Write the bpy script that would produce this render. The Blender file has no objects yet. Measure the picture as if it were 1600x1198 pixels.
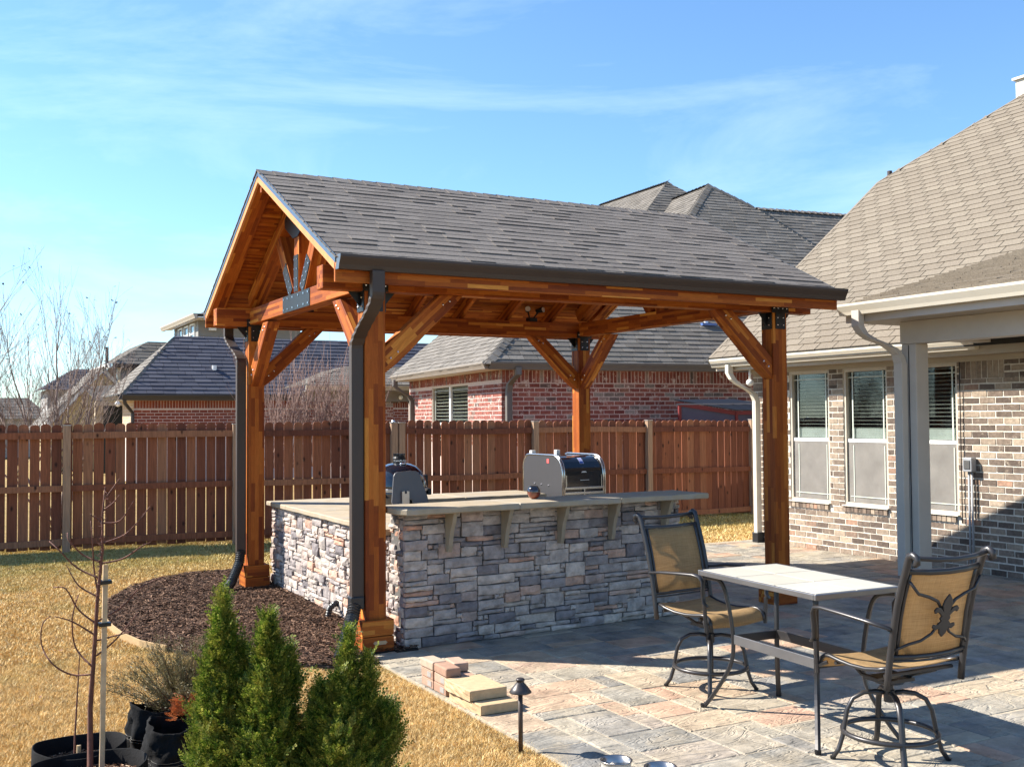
import bpy, math, random
import numpy as np
from mathutils import Vector, Matrix, noise
R = random.Random(7)
PI = math.pi
sc = bpy.context.scene
# ------------------------------------------------------------------ camera, sky, sun, exposure
cam = bpy.data.cameras.new('camera'); camo = bpy.data.objects.new('camera', cam); sc.collection.objects.link(camo)
CAM = Vector((-2.827, -7.6745, 1.7876))
rt = Vector((0.88059, -0.47382, -0.00711)); up = Vector((-0.00905, -0.03181, 0.99945)); fw = Vector((0.47378, 0.88005, 0.0323))
camo.matrix_world = Matrix(((rt.x, up.x, -fw.x, CAM.x), (rt.y, up.y, -fw.y, CAM.y), (rt.z, up.z, -fw.z, CAM.z), (0, 0, 0, 1)))
cam.sensor_width = 36; cam.lens = 37.24; cam.clip_start = .05; cam.clip_end = 2000
sc.camera = camo
SUN = Vector((-.93, .79, 1.0)).normalized()          # towards the sun
sc.view_settings.view_transform = 'Standard'; sc.view_settings.look = 'None'
sc.view_settings.exposure = 1.34; sc.view_settings.gamma = 1; sc.view_settings.use_curve_mapping = False
w = bpy.data.worlds.new('World'); sc.world = w; w.use_nodes = True
nt = w.node_tree; nt.nodes.clear()
def N(nt, t, **k):
    n = nt.nodes.new(t)
    for a, b in k.items():
        setattr(n, a, b)
    return n
out = N(nt, 'ShaderNodeOutputWorld'); bg = N(nt, 'ShaderNodeBackground'); sky = N(nt, 'ShaderNodeTexSky')
sky.sky_type = 'NISHITA'; sky.sun_disc = False
sky.sun_elevation = math.asin(SUN.z); sky.sun_rotation = math.atan2(SUN.x, SUN.y)
sky.air_density = 1.0; sky.dust_density = .2; sky.ozone_density = 2.2; sky.altitude = 100
bg.inputs['Strength'].default_value = .087
tc = N(nt, 'ShaderNodeTexCoord'); mp = N(nt, 'ShaderNodeMapping'); mp.inputs['Scale'].default_value = (1.2, 1.6, 5.5); mp.inputs['Rotation'].default_value = (.25, .1, .5)
nz = N(nt, 'ShaderNodeTexNoise'); nz.inputs['Scale'].default_value = 1.6; nz.inputs['Detail'].default_value = 9; nz.inputs['Roughness'].default_value = .62; nz.inputs['Distortion'].default_value = .6
rp = N(nt, 'ShaderNodeValToRGB'); rp.color_ramp.elements[0].position = .49; rp.color_ramp.elements[1].position = .95
rp.color_ramp.elements[1].color = (.42, .42, .42, 1)
mx = N(nt, 'ShaderNodeMixRGB'); mx.inputs[2].default_value = (7.6, 8.8, 9.7, 1)
L = nt.links.new
L(tc.outputs['Generated'], mp.inputs[0]); L(mp.outputs[0], nz.inputs['Vector']); L(nz.outputs['Fac'], rp.inputs[0])
tint = N(nt, 'ShaderNodeMixRGB', blend_type='MULTIPLY'); tint.inputs[0].default_value = 1; tint.inputs[2].default_value = (.76, .98, 1.15, 1)
L(sky.outputs[0], tint.inputs[1]); L(rp.outputs[0], mx.inputs[0]); L(tint.outputs[0], mx.inputs[1]); L(mx.outputs[0], bg.inputs[0]); L(bg.outputs[0], out.inputs[0])
sl = bpy.data.lights.new('sun', 'SUN'); sl.energy = 5.0; sl.angle = math.radians(.5); sl.color = (1, .93, .82)
so = bpy.data.objects.new('sun', sl); sc.collection.objects.link(so); so.rotation_euler = SUN.to_track_quat('Z', 'Y').to_euler()
sc.cycles.max_bounces = 8; sc.cycles.transparent_max_bounces = 16
# ------------------------------------------------------------------ helpers
COL = sc.collection
def V(*a): return Vector(a)
class MB:
    def __init__(s): s.v = []; s.f = []; s.m = []
    def add(s, vs, fs, mi=0):
        b = len(s.v); s.v += [tuple(p) for p in vs]
        for f in fs: s.f.append(tuple(i+b for i in f)); s.m.append(mi)
    def box(s, x0, x1, y0, y1, z0, z1, mi=0):
        s.add([(x0,y0,z0),(x1,y0,z0),(x1,y1,z0),(x0,y1,z0),(x0,y0,z1),(x1,y0,z1),(x1,y1,z1),(x0,y1,z1)],
              [(0,3,2,1),(4,5,6,7),(0,1,5,4),(1,2,6,5),(2,3,7,6),(3,0,4,7)], mi); return s
    def obox(s, c, a, b, n, da, db, dn, mi=0):   # centre, axes, full sizes
        c = Vector(c); a = Vector(a)*da/2; b = Vector(b)*db/2; n = Vector(n)*dn/2
        s.add([c-a-b-n, c+a-b-n, c+a+b-n, c-a+b-n, c-a-b+n, c+a-b+n, c+a+b+n, c-a+b+n],
              [(0,3,2,1),(4,5,6,7),(0,1,5,4),(1,2,6,5),(2,3,7,6),(3,0,4,7)], mi); return s
    def tube(s, pts, r, n=6, closed=False, flat=None, mi=0):
        pts = [Vector(p) for p in pts]; m = len(pts)
        rr = r if isinstance(r, (list, tuple)) else [r]*m
        base = len(s.v); prev = None
        for i, p in enumerate(pts):
            if closed: t = (pts[(i+1) % m]-pts[i-1])
            else: t = pts[min(i+1, m-1)]-pts[max(i-1, 0)]
            t.normalize()
            if prev is None:
                a = Vector((0, 0, 1)) if abs(t.z) < .9 else Vector((1, 0, 0))
                x = t.cross(a).normalized()
            else:
                x = (prev-t*prev.dot(t)); x = x.normalized() if x.length > 1e-6 else t.orthogonal().normalized()
            prev = x; y = t.cross(x)
            fx, fy = flat if flat else (1, 1)
            for k in range(n):
                an = 2*PI*(k+.5)/n; s.v.append(tuple(p+x*(math.cos(an)*rr[i]*fx)+y*(math.sin(an)*rr[i]*fy)))
        for i in range(m if closed else m-1):
            for k in range(n):
                a0 = base+i*n+k; a1 = base+i*n+(k+1) % n; b0 = base+((i+1) % m)*n+k; b1 = base+((i+1) % m)*n+(k+1) % n
                s.f.append((a0, a1, b1, b0)); s.m.append(mi)
        if not closed:
            s.f.append(tuple(base+k for k in range(n))[::-1]); s.m.append(mi)
            s.f.append(tuple(base+(m-1)*n+k for k in range(n))); s.m.append(mi)
        return s
    def lathe(s, prof, cx, cy, n=24, mi=0, caps=True):
        base = len(s.v)
        for r, z in prof:
            for k in range(n):
                a = 2*PI*k/n; s.v.append((cx+r*math.cos(a), cy+r*math.sin(a), z))
        for i in range(len(prof)-1):
            for k in range(n):
                s.f.append((base+i*n+k, base+i*n+(k+1) % n, base+(i+1)*n+(k+1) % n, base+(i+1)*n+k)); s.m.append(mi)
        if caps:
            s.f.append(tuple(base+k for k in range(n))[::-1]); s.m.append(mi)
            s.f.append(tuple(base+(len(prof)-1)*n+k for k in range(n))); s.m.append(mi)
        return s
    def prism(s, poly, o, a, b, n, t, mi=0):    # polygon in (a,b) extruded along n by t
        o = Vector(o); a = Vector(a); b = Vector(b); n = Vector(n); m = len(poly)
        f0 = [o+a*p[0]+b*p[1] for p in poly]; f1 = [p+n*t for p in f0]
        s.add(f0+f1, [tuple(range(m))[::-1], tuple(range(m, 2*m))]+[(i, (i+1) % m, m+(i+1) % m, m+i) for i in range(m)], mi); return s
    def ball(s, c, r, n=6, sz=1, mi=0):
        k = max(3, n//2+1)
        s.lathe([(max(r*math.sin(PI*i/k), r*.02), c[2]-r*sz*math.cos(PI*i/k)) for i in range(k+1)], c[0], c[1], n, mi); return s
    def build(s, name, mat, parent=None, smooth=False, bevel=0, local=False, kind=None):
        me = bpy.data.meshes.new(name); me.from_pydata(s.v, [], s.f)
        mats = mat if isinstance(mat, (list, tuple)) else [mat]
        for m in mats: me.materials.append(m)
        if len(mats) > 1: me.polygons.foreach_set('material_index', s.m)
        if smooth: me.polygons.foreach_set('use_smooth', [True]*len(me.polygons))
        o = bpy.data.objects.new(name, me); COL.objects.link(o)
        if parent:
            o.parent = parent
            if not local: o.location = -wloc(parent)
        if bevel:
            b = o.modifiers.new('bevel', 'BEVEL'); b.width = bevel; b.segments = 2; b.limit_method = 'ANGLE'
        if kind: o['kind'] = kind
        return o
def wloc(o):
    l = Vector(o.location)
    while o.parent: o = o.parent; l = l+o.location
    return l
def tag(o, label, cat, group=None):
    o['label'] = label; o['category'] = cat
    if group: o['group'] = group
    return o
def thing(name, loc, label, cat, group=None, rz=0):
    o = bpy.data.objects.new(name, None); COL.objects.link(o); o.location = loc; o.rotation_euler = (0, 0, rz); o.empty_display_size = .1
    return tag(o, label, cat, group)
def struct(o): o['kind'] = 'structure'; return o
def member(name, p0, p1, wd, ht, mat, parent, upv=(0, 0, 1), bevel=.004, prof=None):
    """a timber whose local x runs along its length (so the lamination follows the piece)"""
    p0 = Vector(p0); p1 = Vector(p1); x = (p1-p0); ln = x.length; x.normalize()
    z = Vector(upv); z = (z-x*z.dot(x)).normalized(); y = z.cross(x)
    m = MB()
    if prof is None: m.box(-ln/2, ln/2, -wd/2, wd/2, -ht/2, ht/2)
    else: m.prism([(a-ln/2, b) for a, b in prof], (0, -wd/2, 0), (1, 0, 0), (0, 0, 1), (0, 1, 0), wd)
    o = m.build(name, mat, None, bevel=bevel)
    c = (p0+p1)/2
    M = Matrix(((x.x, y.x, z.x, c.x), (x.y, y.y, z.y, c.y), (x.z, y.z, z.z, c.z), (0, 0, 0, 1)))
    if parent: o.parent = parent; M = Matrix.Translation(-wloc(parent)) @ M
    o.matrix_basis = M
    return o
def pieces(lst, name, mat, parent, n=300, lump=None, smooth=False, key=None):
    """each (verts, faces) is one piece: the n nearest to the photograph's viewpoint as parts, the rest joined as stuff"""
    def k(p):
        c = sum((Vector(q) for q in p[0]), Vector())/len(p[0]); return (c-CAM).length
    lst = sorted(lst, key=key or k)
    for p in lst[:n]:
        m = MB(); m.add(p[0], p[1]); m.build(name, mat, parent, smooth=smooth)
    if len(lst) > n:
        m = MB()
        for p in lst[n:]: m.add(p[0], p[1])
        m.build(lump or name, mat, parent, smooth=smooth, kind='stuff')
def big_mesh(name, verts, faces, mat, kind='stuff', nper=3, parent=None):
    me = bpy.data.meshes.new(name); nv = len(verts); nf = len(faces)
    me.vertices.add(nv); me.vertices.foreach_set('co', np.asarray(verts, 'f').ravel())
    me.loops.add(nf*nper); me.loops.foreach_set('vertex_index', np.asarray(faces, 'i').ravel())
    me.polygons.add(nf); me.polygons.foreach_set('loop_start', np.arange(0, nf*nper, nper, dtype='i'))
    me.update(calc_edges=True); me.materials.append(mat)
    o = bpy.data.objects.new(name, me); COL.objects.link(o)
    if parent: o.parent = parent; o.location = -wloc(parent)
    if kind: o['kind'] = kind
    return o
# ------------------------------------------------------------------ materials
MATS = {}
def newmat(name):
    m = bpy.data.materials.new(name); m.use_nodes = True; t = m.node_tree; b = t.nodes['Principled BSDF']; return m, t, b
def math_(t, op, a, b=None, c=None):
    n = t.nodes.new('ShaderNodeMath'); n.operation = op
    for i, x in enumerate((a, b, c)):
        if x is None: continue
        if isinstance(x, (int, float)): n.inputs[i].default_value = x
        else: t.links.new(x, n.inputs[i])
    return n.outputs[0]
def ramp(t, fac, stops, mode='LINEAR'):
    n = t.nodes.new('ShaderNodeValToRGB'); cr = n.color_ramp; cr.interpolation = mode
    while len(cr.elements) < len(stops): cr.elements.new(.5)
    for e, (p, c) in zip(cr.elements, stops): e.position = p; e.color = (*c, 1)
    t.links.new(fac, n.inputs[0]); return n.outputs[0]
def noise_(t, scale, detail=4, rough=.55, vec=None, stretch=None, dist=0):
    n = t.nodes.new('ShaderNodeTexNoise'); n.inputs['Scale'].default_value = scale; n.inputs['Detail'].default_value = detail; n.inputs['Roughness'].default_value = rough
    n.inputs['Distortion'].default_value = dist
    if vec is None: g = t.nodes.new('ShaderNodeNewGeometry'); vec = g.outputs['Position']
    if stretch:
        mp = t.nodes.new('ShaderNodeMapping'); mp.inputs['Scale'].default_value = stretch; t.links.new(vec, mp.inputs[0]); vec = mp.outputs[0]
    t.links.new(vec, n.inputs['Vector']); return n.outputs['Fac']
def mixc(t, fac, a, b, mode='MIX'):
    n = t.nodes.new('ShaderNodeMixRGB'); n.blend_type = mode
    for i, x in enumerate((fac, a, b)):
        if isinstance(x, (int, float)): n.inputs[i].default_value = x
        elif isinstance(x, tuple): n.inputs[i].default_value = (*x, 1)
        else: t.links.new(x, n.inputs[i])
    return n.outputs[0]
def piece_rand(t):
    g = t.nodes.new('ShaderNodeNewGeometry'); oi = t.nodes.new('ShaderNodeObjectInfo')
    a = math_(t, 'MULTIPLY', g.outputs['Random Per Island'], 7.31); b = math_(t, 'MULTIPLY', oi.outputs['Random'], 13.7)
    return math_(t, 'FRACT', math_(t, 'ADD', a, b))
def bump_(t, b, h, strength=.3, dist=.01):
    n = t.nodes.new('ShaderNodeBump'); n.inputs['Strength'].default_value = strength; n.inputs['Distance'].default_value = dist
    t.links.new(h, n.inputs['Height']); t.links.new(n.outputs[0], b.inputs['Normal'])
def plain(name, col, rough=.5, metal=0, var=.12, sc_=6, bump=.0, bsc=60, spec=.5, coat=0, stretch=None):
    m, t, b = newmat(name)
    nf = noise_(t, sc_, 5, .6, stretch=stretch); f = ramp(t, nf, [(.3, (1-var,)*3), (.7, (1+var*.6,)*3)])
    t.links.new(mixc(t, 1, tuple(col), f, 'MULTIPLY'), b.inputs['Base Color'])
    b.inputs['Roughness'].default_value = rough; b.inputs['Metallic'].default_value = metal; b.inputs['Specular IOR Level'].default_value = spec
    b.inputs['Coat Weight'].default_value = coat
    if bump: bump_(t, b, noise_(t, bsc, 4), bump, .004)
    return m
def multi(name, stops, rough=.85, var=.25, sc_=25, bump=.4, bsc=90, bdist=.003, blotch=None, stretch=None, mode='LINEAR'):
    """per-piece colour from a ramp, grain and blotches on top"""
    m, t, b = newmat(name)
    c = ramp(t, piece_rand(t), stops, mode)
    nf = noise_(t, sc_, 6, .65, stretch=stretch); c = mixc(t, 1, c, ramp(t, nf, [(.3, (1-var,)*3), (.72, (1+var,)*3)]), 'MULTIPLY')
    if blotch:
        bcol, bscale, lo, hi = blotch
        c = mixc(t, ramp(t, noise_(t, bscale, 5, .7), [(lo, (0,)*3), (hi, (1,)*3)]), c, bcol)
    t.links.new(c, b.inputs['Base Color']); b.inputs['Roughness'].default_value = rough; b.inputs['Specular IOR Level'].default_value = .3
    bump_(t, b, noise_(t, bsc, 6, .7, stretch=stretch), bump, bdist)
    return m
def glulam(name, h=.036, seg=.34, gain=1.0, h2=None):
    m, t, b = newmat(name)
    tc = t.nodes.new('ShaderNodeTexCoord'); sp = t.nodes.new('ShaderNodeSeparateXYZ'); t.links.new(tc.outputs['Object'], sp.inputs[0])
    oi = t.nodes.new('ShaderNodeObjectInfo'); rnd = math_(t, 'MULTIPLY', oi.outputs['Random'], 91.7)
    zi = math_(t, 'FLOOR', math_(t, 'ADD', math_(t, 'DIVIDE', sp.outputs[2], h), 100.37)); yi = math_(t, 'FLOOR', math_(t, 'ADD', math_(t, 'DIVIDE', sp.outputs[1], h2 or h), 100.43))
    row = math_(t, 'ADD', zi, math_(t, 'MULTIPLY', yi, 17.0))
    def wn(x, y, z):
        c = t.nodes.new('ShaderNodeCombineXYZ')
        for i, a in enumerate((x, y, z)):
            if isinstance(a, (int, float)): c.inputs[i].default_value = a
            else: t.links.new(a, c.inputs[i])
        n = t.nodes.new('ShaderNodeTexWhiteNoise'); n.noise_dimensions = '3D'; t.links.new(c.outputs[0], n.inputs['Vector']); return n.outputs['Value']
    off = wn(row, 3.1, rnd); ln = math_(t, 'MULTIPLY_ADD', wn(row, 9.7, rnd), seg, seg*.62)
    si = math_(t, 'FLOOR', math_(t, 'DIVIDE', math_(t, 'ADD', sp.outputs[0], math_(t, 'MULTIPLY_ADD', off, 3, 50)), ln))
    g = wn(row, si, rnd)
    c = ramp(t, g, [(0, (.17*gain, .036*gain, .010*gain)), (.3, (.27*gain, .066*gain, .012*gain)), (.62, (.36*gain, .098*gain, .016*gain)), (.92, (.43*gain, .132*gain, .022*gain)), (.975, (.56*gain, .225*gain, .042*gain)), (1, (.66*gain, .29*gain, .06*gain))])
    gr = noise_(t, 9, 6, .62, vec=tc.outputs['Object'], stretch=(1.2, 14, 14), dist=.6)
    c = mixc(t, 1, c, ramp(t, gr, [(.28, (.72,)*3), (.7, (1.18,)*3)]), 'MULTIPLY')
    t.links.new(c, b.inputs['Base Color']); b.inputs['Roughness'].default_value = .6; b.inputs['Specular IOR Level'].default_value = .16
    bump_(t, b, gr, .12, .002)
    return m
M_glu = glulam('stained_laminated_cedar', h=.031)
M_deck = glulam('stained_cedar_roof_deck', h=.2, h2=.033, seg=.40, gain=1.0)
M_glp = glulam('stained_laminated_cedar_posts', h=.040, seg=.42)
M_black = plain('black_steel', (.012, .012, .014), .42, .3, bump=.1)
M_bolt = plain('zinc_bolt', (.75, .75, .78), .25, 1)
M_bronze = plain('bronze_aluminium', (.036, .021, .015), .55, .0, var=.08, spec=.6)
M_corr = plain('black_corrugated_plastic', (.016, .017, .02), .38)
M_edge = plain('drip_edge_metal', (.16, .17, .19), .3, .8)
M_shdark = multi('charcoal_shingles', [(0, (.125, .110, .099)), (.5, (.145, .128, .115)), (1, (.168, .149, .134))], .9, .3, 60, .55, 320, .003)
M_shtan = multi('tan_shingles', [(0, (.165, .138, .106)), (.5, (.18, .151, .117)), (1, (.20, .17, .132))], .92, .26, 50, .5, 300, .003)
M_shgrey = multi('weathered_grey_shingles', [(0, (.12, .108, .094)), (.5, (.145, .131, .115)), (1, (.18, .163, .144))], .92, .25, 30, .5, 200, .003)
M_shblue = multi('slate_shingles', [(0, (.05, .053, .075)), (.5, (.062, .066, .09)), (1, (.08, .083, .108))], .9, .25, 30, .4, 200, .003)
M_under = plain('roof_underlay', (.03, .03, .03), .9)
M_stone = multi('ledge_stone', [(0, (.17, .15, .155)), (.2, (.30, .262, .25)), (.45, (.43, .368, .325)), (.68, (.52, .435, .37)), (.84, (.33, .29, .275)), (.93, (.49, .325, .245)), (1, (.48, .26, .18))], .9, .42, 10, .85, 55, .006, ((.20, .185, .18), 8, .52, .86))
M_core = plain('stone_core_mortar', (.10, .095, .09), .95)
M_cap = multi('cast_stone_cap', [(0, (.31, .255, .18)), (1, (.38, .315, .225))], .8, .14, 8, .3, 40, .004, ((.30, .29, .27), 3, .5, .8))
M_paver = multi('flagstone_pavers', [(0, (.165, .16, .15)), (.18, (.24, .225, .195)), (.38, (.32, .285, .225)), (.55, (.215, .205, .19)), (.72, (.35, .295, .215)), (.84, (.40, .29, .20)), (.94, (.38, .235, .165)), (1, (.28, .26, .22))], .82, .42, 4.5, .0, 30, .006, ((.42, .345, .24), 2.4, .45, .85))
def paver_bump():
    t = M_paver.node_tree; b = t.nodes['Principled BSDF']
    g = t.nodes.new('ShaderNodeNewGeometry'); oi = t.nodes.new('ShaderNodeObjectInfo')
    a = noise_(t, 2.6, 3, .5, stretch=(1, 2.2, 1), dist=1.6)
    rid = ramp(t, a, [(.40, (1,)*3), (.455, (.25,)*3), (.50, (.9,)*3), (.56, (.4,)*3), (.63, (.8,)*3)])
    f = noise_(t, 24, 7, .68)
    h = math_(t, 'ADD', rid, math_(t, 'MULTIPLY', f, .8))
    bump_(t, b, h, .75, .012)
paver_bump()
M_sand = plain('joint_sand', (.40, .34, .25), .95, var=.3, sc_=40, bump=.3)
BR_A = [(0, (.17, .05, .042)), (.35, (.24, .08, .064)), (.62, (.29, .11, .085)), (.8, (.21, .068, .06)), (.87, (.32, .27, .24)), (.93, (.10, .075, .07)), (1, (.32, .15, .11))]
M_brickA = multi('red_tumbled_brick', BR_A, .9, .3, 20, .4, 60, .003, ((.55, .46, .42), 9, .56, .66))
M_brickH = multi('brown_tumbled_brick', [(0, (.09, .068, .056)), (.3, (.16, .122, .098)), (.55, (.25, .195, .15)), (.80, (.36, .29, .22)), (.95, (.19, .14, .11)), (1, (.33, .20, .14))], .9, .3, 22, .6, 55, .004, ((.42, .35, .27), 14, .58, .74))
M_mortar = plain('pale_mortar', (.66, .61, .53), .95, var=.2, sc_=30, bump=.3)
M_mortarA = plain('pink_grey_mortar', (.60, .50, .46), .95, var=.2, sc_=30)
M_barge = plain('light_barge_board', (.58,.26,.10), .6, var=.15, sc_=6, spec=.2)
M_trim = plain('cream_trim_paint', (.42, .37, .30), .5, var=.05)
M_postp = plain('taupe_trim_paint', (.47, .43, .38), .55, var=.07, sc_=4)
M_gutter = plain('cream_aluminium', (.70, .65, .54), .3, .1, var=.03)
M_soffit = plain('cream_soffit', (.40, .34, .26), .6, var=.05)
M_white = plain('white_paint', (.8, .8, .78), .45, var=.04)
def fencemat():
    m, t, b = newmat('stained_fence_pine')
    c = ramp(t, piece_rand(t), [(0, (.125, .044, .028)), (.3, (.19, .068, .037)), (.75, (.26, .096, .048)), (1, (.30, .145, .08))])
    g = noise_(t, 5, 6, .65, stretch=(9, 9, .55), dist=.5); c = mixc(t, 1, c, ramp(t, g, [(.3, (.68,)*3), (.7, (1.25,)*3)]), 'MULTIPLY')
    v = t.nodes.new('ShaderNodeTexVoronoi'); v.inputs['Scale'].default_value = 4.2; mp = t.nodes.new('ShaderNodeMapping'); mp.inputs['Scale'].default_value = (1.6, 1.6, .8)
    ge = t.nodes.new('ShaderNodeNewGeometry'); t.links.new(ge.outputs['Position'], mp.inputs[0]); t.links.new(mp.outputs[0], v.inputs['Vector'])
    c = mixc(t, ramp(t, v.outputs['Distance'], [(.06, (1,)*3), (.16, (0,)*3)]), c, (.035, .014, .009))
    t.links.new(c, b.inputs['Base Color']); b.inputs['Roughness'].default_value = .75; b.inputs['Specular IOR Level'].default_value = .25
    bump_(t, b, g, .4, .004); return m
M_fence = fencemat()
M_fpost = plain('weathered_fence_post', (.34, .22, .14), .8, var=.3, sc_=5, bump=.3, stretch=(8, 8, .6))
def lawnmat(name, a, b2, green):
    m, t, b = newmat(name)
    c = ramp(t, noise_(t, 1.3, 8, .7), [(.3, a), (.7, b2)]); c = mixc(t, ramp(t, noise_(t, .8, 5, .6), [(.56, (0,)*3), (.74, (.55,)*3)]), c, green)
    c = mixc(t, 1, c, ramp(t, noise_(t, 90, 4, .8), [(.3, (.55,)*3), (.7, (1.3,)*3)]), 'MULTIPLY')
    t.links.new(c, b.inputs['Base Color']); b.inputs['Roughness'].default_value = .95; b.inputs['Specular IOR Level'].default_value = .1
    bump_(t, b, noise_(t, 120, 5, .8), .8, .02); return m
M_lawn = lawnmat('dormant_lawn', (.30, .20, .085), (.42, .30, .13), (.22, .20, .07))
def grassmat():
    m, t, b = newmat('dormant_grass_blades')
    g = t.nodes.new('ShaderNodeNewGeometry')
    c = ramp(t, g.outputs['Random Per Island'], [(0, (.40, .24, .085)), (.45, (.66, .45, .18)), (.8, (.82, .62, .30)), (.93, (.92, .76, .46)), (1, (.28, .25, .07))])
    c = mixc(t, ramp(t, noise_(t, .75, 5, .6), [(.54, (0,)*3), (.75, (.5,)*3)]), c, (.24, .25, .06))
    sp = t.nodes.new('ShaderNodeSeparateXYZ'); t.links.new(g.outputs['Position'], sp.inputs[0])
    c = mixc(t, math_(t, 'MULTIPLY', ramp(t, math_(t, 'DIVIDE', sp.outputs[1], 10), [(.48, (0,)*3), (.66, (.8,)*3)]), noise_(t, 2.5, 4, .6)), c, (.22, .27, .06))
    c = mixc(t, 1, c, ramp(t, noise_(t, 9, 3, .6), [(.3, (.78,)*3), (.7, (1.15,)*3)]), 'MULTIPLY')
    t.links.new(c, b.inputs['Base Color']); b.inputs['Roughness'].default_value = .8; b.inputs['Specular IOR Level'].default_value = .15
    return m
M_grass = grassmat()
M_mulchbase = plain('mulch_soil', (.020, .012, .008), .95, var=.3, sc_=30, bump=.5)
M_mulch = multi('shredded_bark_mulch', [(0, (.022, .011, .007)), (.5, (.085, .043, .025)), (.85, (.17, .092, .055)), (1, (.32, .20, .13))], .9, .2, 30, .3, 100)
M_glassd = None
def glassmat(name, col=(.02, .025, .03), rough=.03):
    m, t, b = newmat(name); b.inputs['Base Color'].default_value = (*col, 1); b.inputs['Roughness'].default_value = rough
    b.inputs['Transmission Weight'].default_value = 0; b.inputs['Specular IOR Level'].default_value = 1.0; b.inputs['IOR'].default_value = 1.6
    tr = t.nodes.new('ShaderNodeBsdfTransparent'); mx = t.nodes.new('ShaderNodeMixShader'); lw = t.nodes.new('ShaderNodeLayerWeight'); lw.inputs[0].default_value = .35
    o = t.nodes['Material Output']; tr.inputs[0].default_value = (.78, .8, .8, 1)
    g = t.nodes.new('ShaderNodeBsdfGlossy'); g.inputs['Roughness'].default_value = rough; g.inputs[0].default_value = (.75, .78, .85, 1)
    f = math_(t, 'MULTIPLY_ADD', lw.outputs['Fresnel'], .10, .02)
    t.links.new(f, mx.inputs[0]); t.links.new(tr.outputs[0], mx.inputs[1]); t.links.new(g.outputs[0], mx.inputs[2]); t.links.new(mx.outputs[0], o.inputs[0])
    return m
M_glass = glassmat('window_glass')
M_screen = plain('insect_screen', (.26, .244, .225), .8, var=.22, sc_=3.5, bump=.3, bsc=200)
def _scr():
    t = M_screen.node_tree; o = t.nodes['Material Output']; b = t.nodes['Principled BSDF']; tp = t.nodes.new('ShaderNodeBsdfTransparent'); mx = t.nodes.new('ShaderNodeMixShader'); mx.inputs[0].default_value = .30
    t.links.new(b.outputs[0], mx.inputs[1]); t.links.new(tp.outputs[0], mx.inputs[2]); t.links.new(mx.outputs[0], o.inputs[0])
_scr()
M_dark = plain('dark_interior', (.02, .024, .028), .8)
M_blind = plain('white_blind_slats', (.72, .78, .70), .5)
M_munt = plain('pale_green_muntin', (.52, .56, .50), .45)
M_wframe = plain('tan_window_frame', (.52, .46, .38), .45, var=.04)
M_siding = plain('grey_lap_siding', (.235, .225, .21), .7, var=.05)
M_yellow = plain('yellow_siding', (.55, .42, .22), .7, var=.05)
# ------------------------------------------------------------------ ground
m = MB(); m.add([(-400,-200,-.03),(500,-200,-.03),(500,700,-.03),(-400,700,-.03)], [(0,1,2,3)]); struct(m.build('lawn', M_lawn))
PX0, PX1, PY0, PY1 = .02, 8.1, -6.0, 4.3
m = MB(); m.box(PX0-.01, PX1, PY0, PY1, -.028, -.0055); patio = struct(m.build('patio', M_sand))
def pack(nw, nh, sizes, rng, tries=1):
    occ = [[False]*nw for _ in range(nh)]; out = []
    for j in range(nh):
        for i in range(nw):
            if occ[j][i]: continue
            opts = sizes[:]; rng.shuffle(opts); opts.append((1, 1))
            for a, b in opts:
                if i+a > nw or j+b > nh: continue
                if any(occ[j+y][i+x] for y in range(b) for x in range(a)): continue
                # avoid leaving a one-cell sliver at the end
                for y in range(b):
                    for x in range(a): occ[j+y][i+x] = True
                out.append((i, j, a, b)); break
    return out
rg = random.Random(11)
u = .1525
lst = []
for i, j, a, b in pack(int((PX1-PX0)/u), int((PY1-PY0)/u), [(3,2),(3,2),(4,2),(2,2),(3,2),(4,2),(2,2),(3,3),(2,3)]*2+[(2,1),(1,2),(3,1)], rg):
    x0 = PX0+i*u+.0037; x1 = PX0+(i+a)*u-.0037; y0 = PY0+j*u+.0037; y1 = PY0+(j+b)*u-.0037
    h = rg.uniform(-.003, .0015); c = .007; tx = rg.uniform(-.0015, .0015)
    if j < 2 and y1 < -4.9: pass
    jx = lambda: rg.uniform(-.003, .003)
    bt = [(x0,y0,-.02),(x1,y0,-.02),(x1,y1,-.02),(x0,y1,-.02)]
    md = [(x0+jx(),y0+jx(),h-.005),((x0+x1)/2+jx(),y0+jx(),h-.005),(x1+jx(),y0+jx(),h-.005),(x1+jx(),(y0+y1)/2+jx(),h-.005),(x1+jx(),y1+jx(),h-.005),((x0+x1)/2+jx(),y1+jx(),h-.005),(x0+jx(),y1+jx(),h-.005),(x0+jx(),(y0+y1)/2+jx(),h-.005)]
    cx, cy = (x0+x1)/2, (y0+y1)/2
    tp = [(p[0]+(c if p[0] < cx-.02 else -c if p[0] > cx+.02 else 0), p[1]+(c if p[1] < cy-.02 else -c if p[1] > cy+.02 else 0), h+tx) for p in md]
    vs = bt+md+tp
    fs = [tuple(range(12, 20))]+[(4+k, 4+(k+1) % 8, 12+(k+1) % 8, 12+k) for k in range(8)]
    fs += [(0,1,6,5,4),(1,2,8,7,6),(2,3,10,9,8),(3,0,4,11,10)]
    lst.append((vs, fs))
def pk(p):
    c = Vector(p[0][12]); d = (c-CAM).length
    q = c-CAM; z = q.dot(fw); x = q.dot(rt)/z*1655+800; y = 599-q.dot(up)/z*1655
    vis = z > 0 and -40 < x < 1640 and y < 1260 and not (.45 < c.x < 3.3 and .1 < c.y < 3.6)
    return d if vis else d+100
pieces(lst, 'paver', M_paver, patio, 300, 'far_pavers', key=pk)
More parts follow.
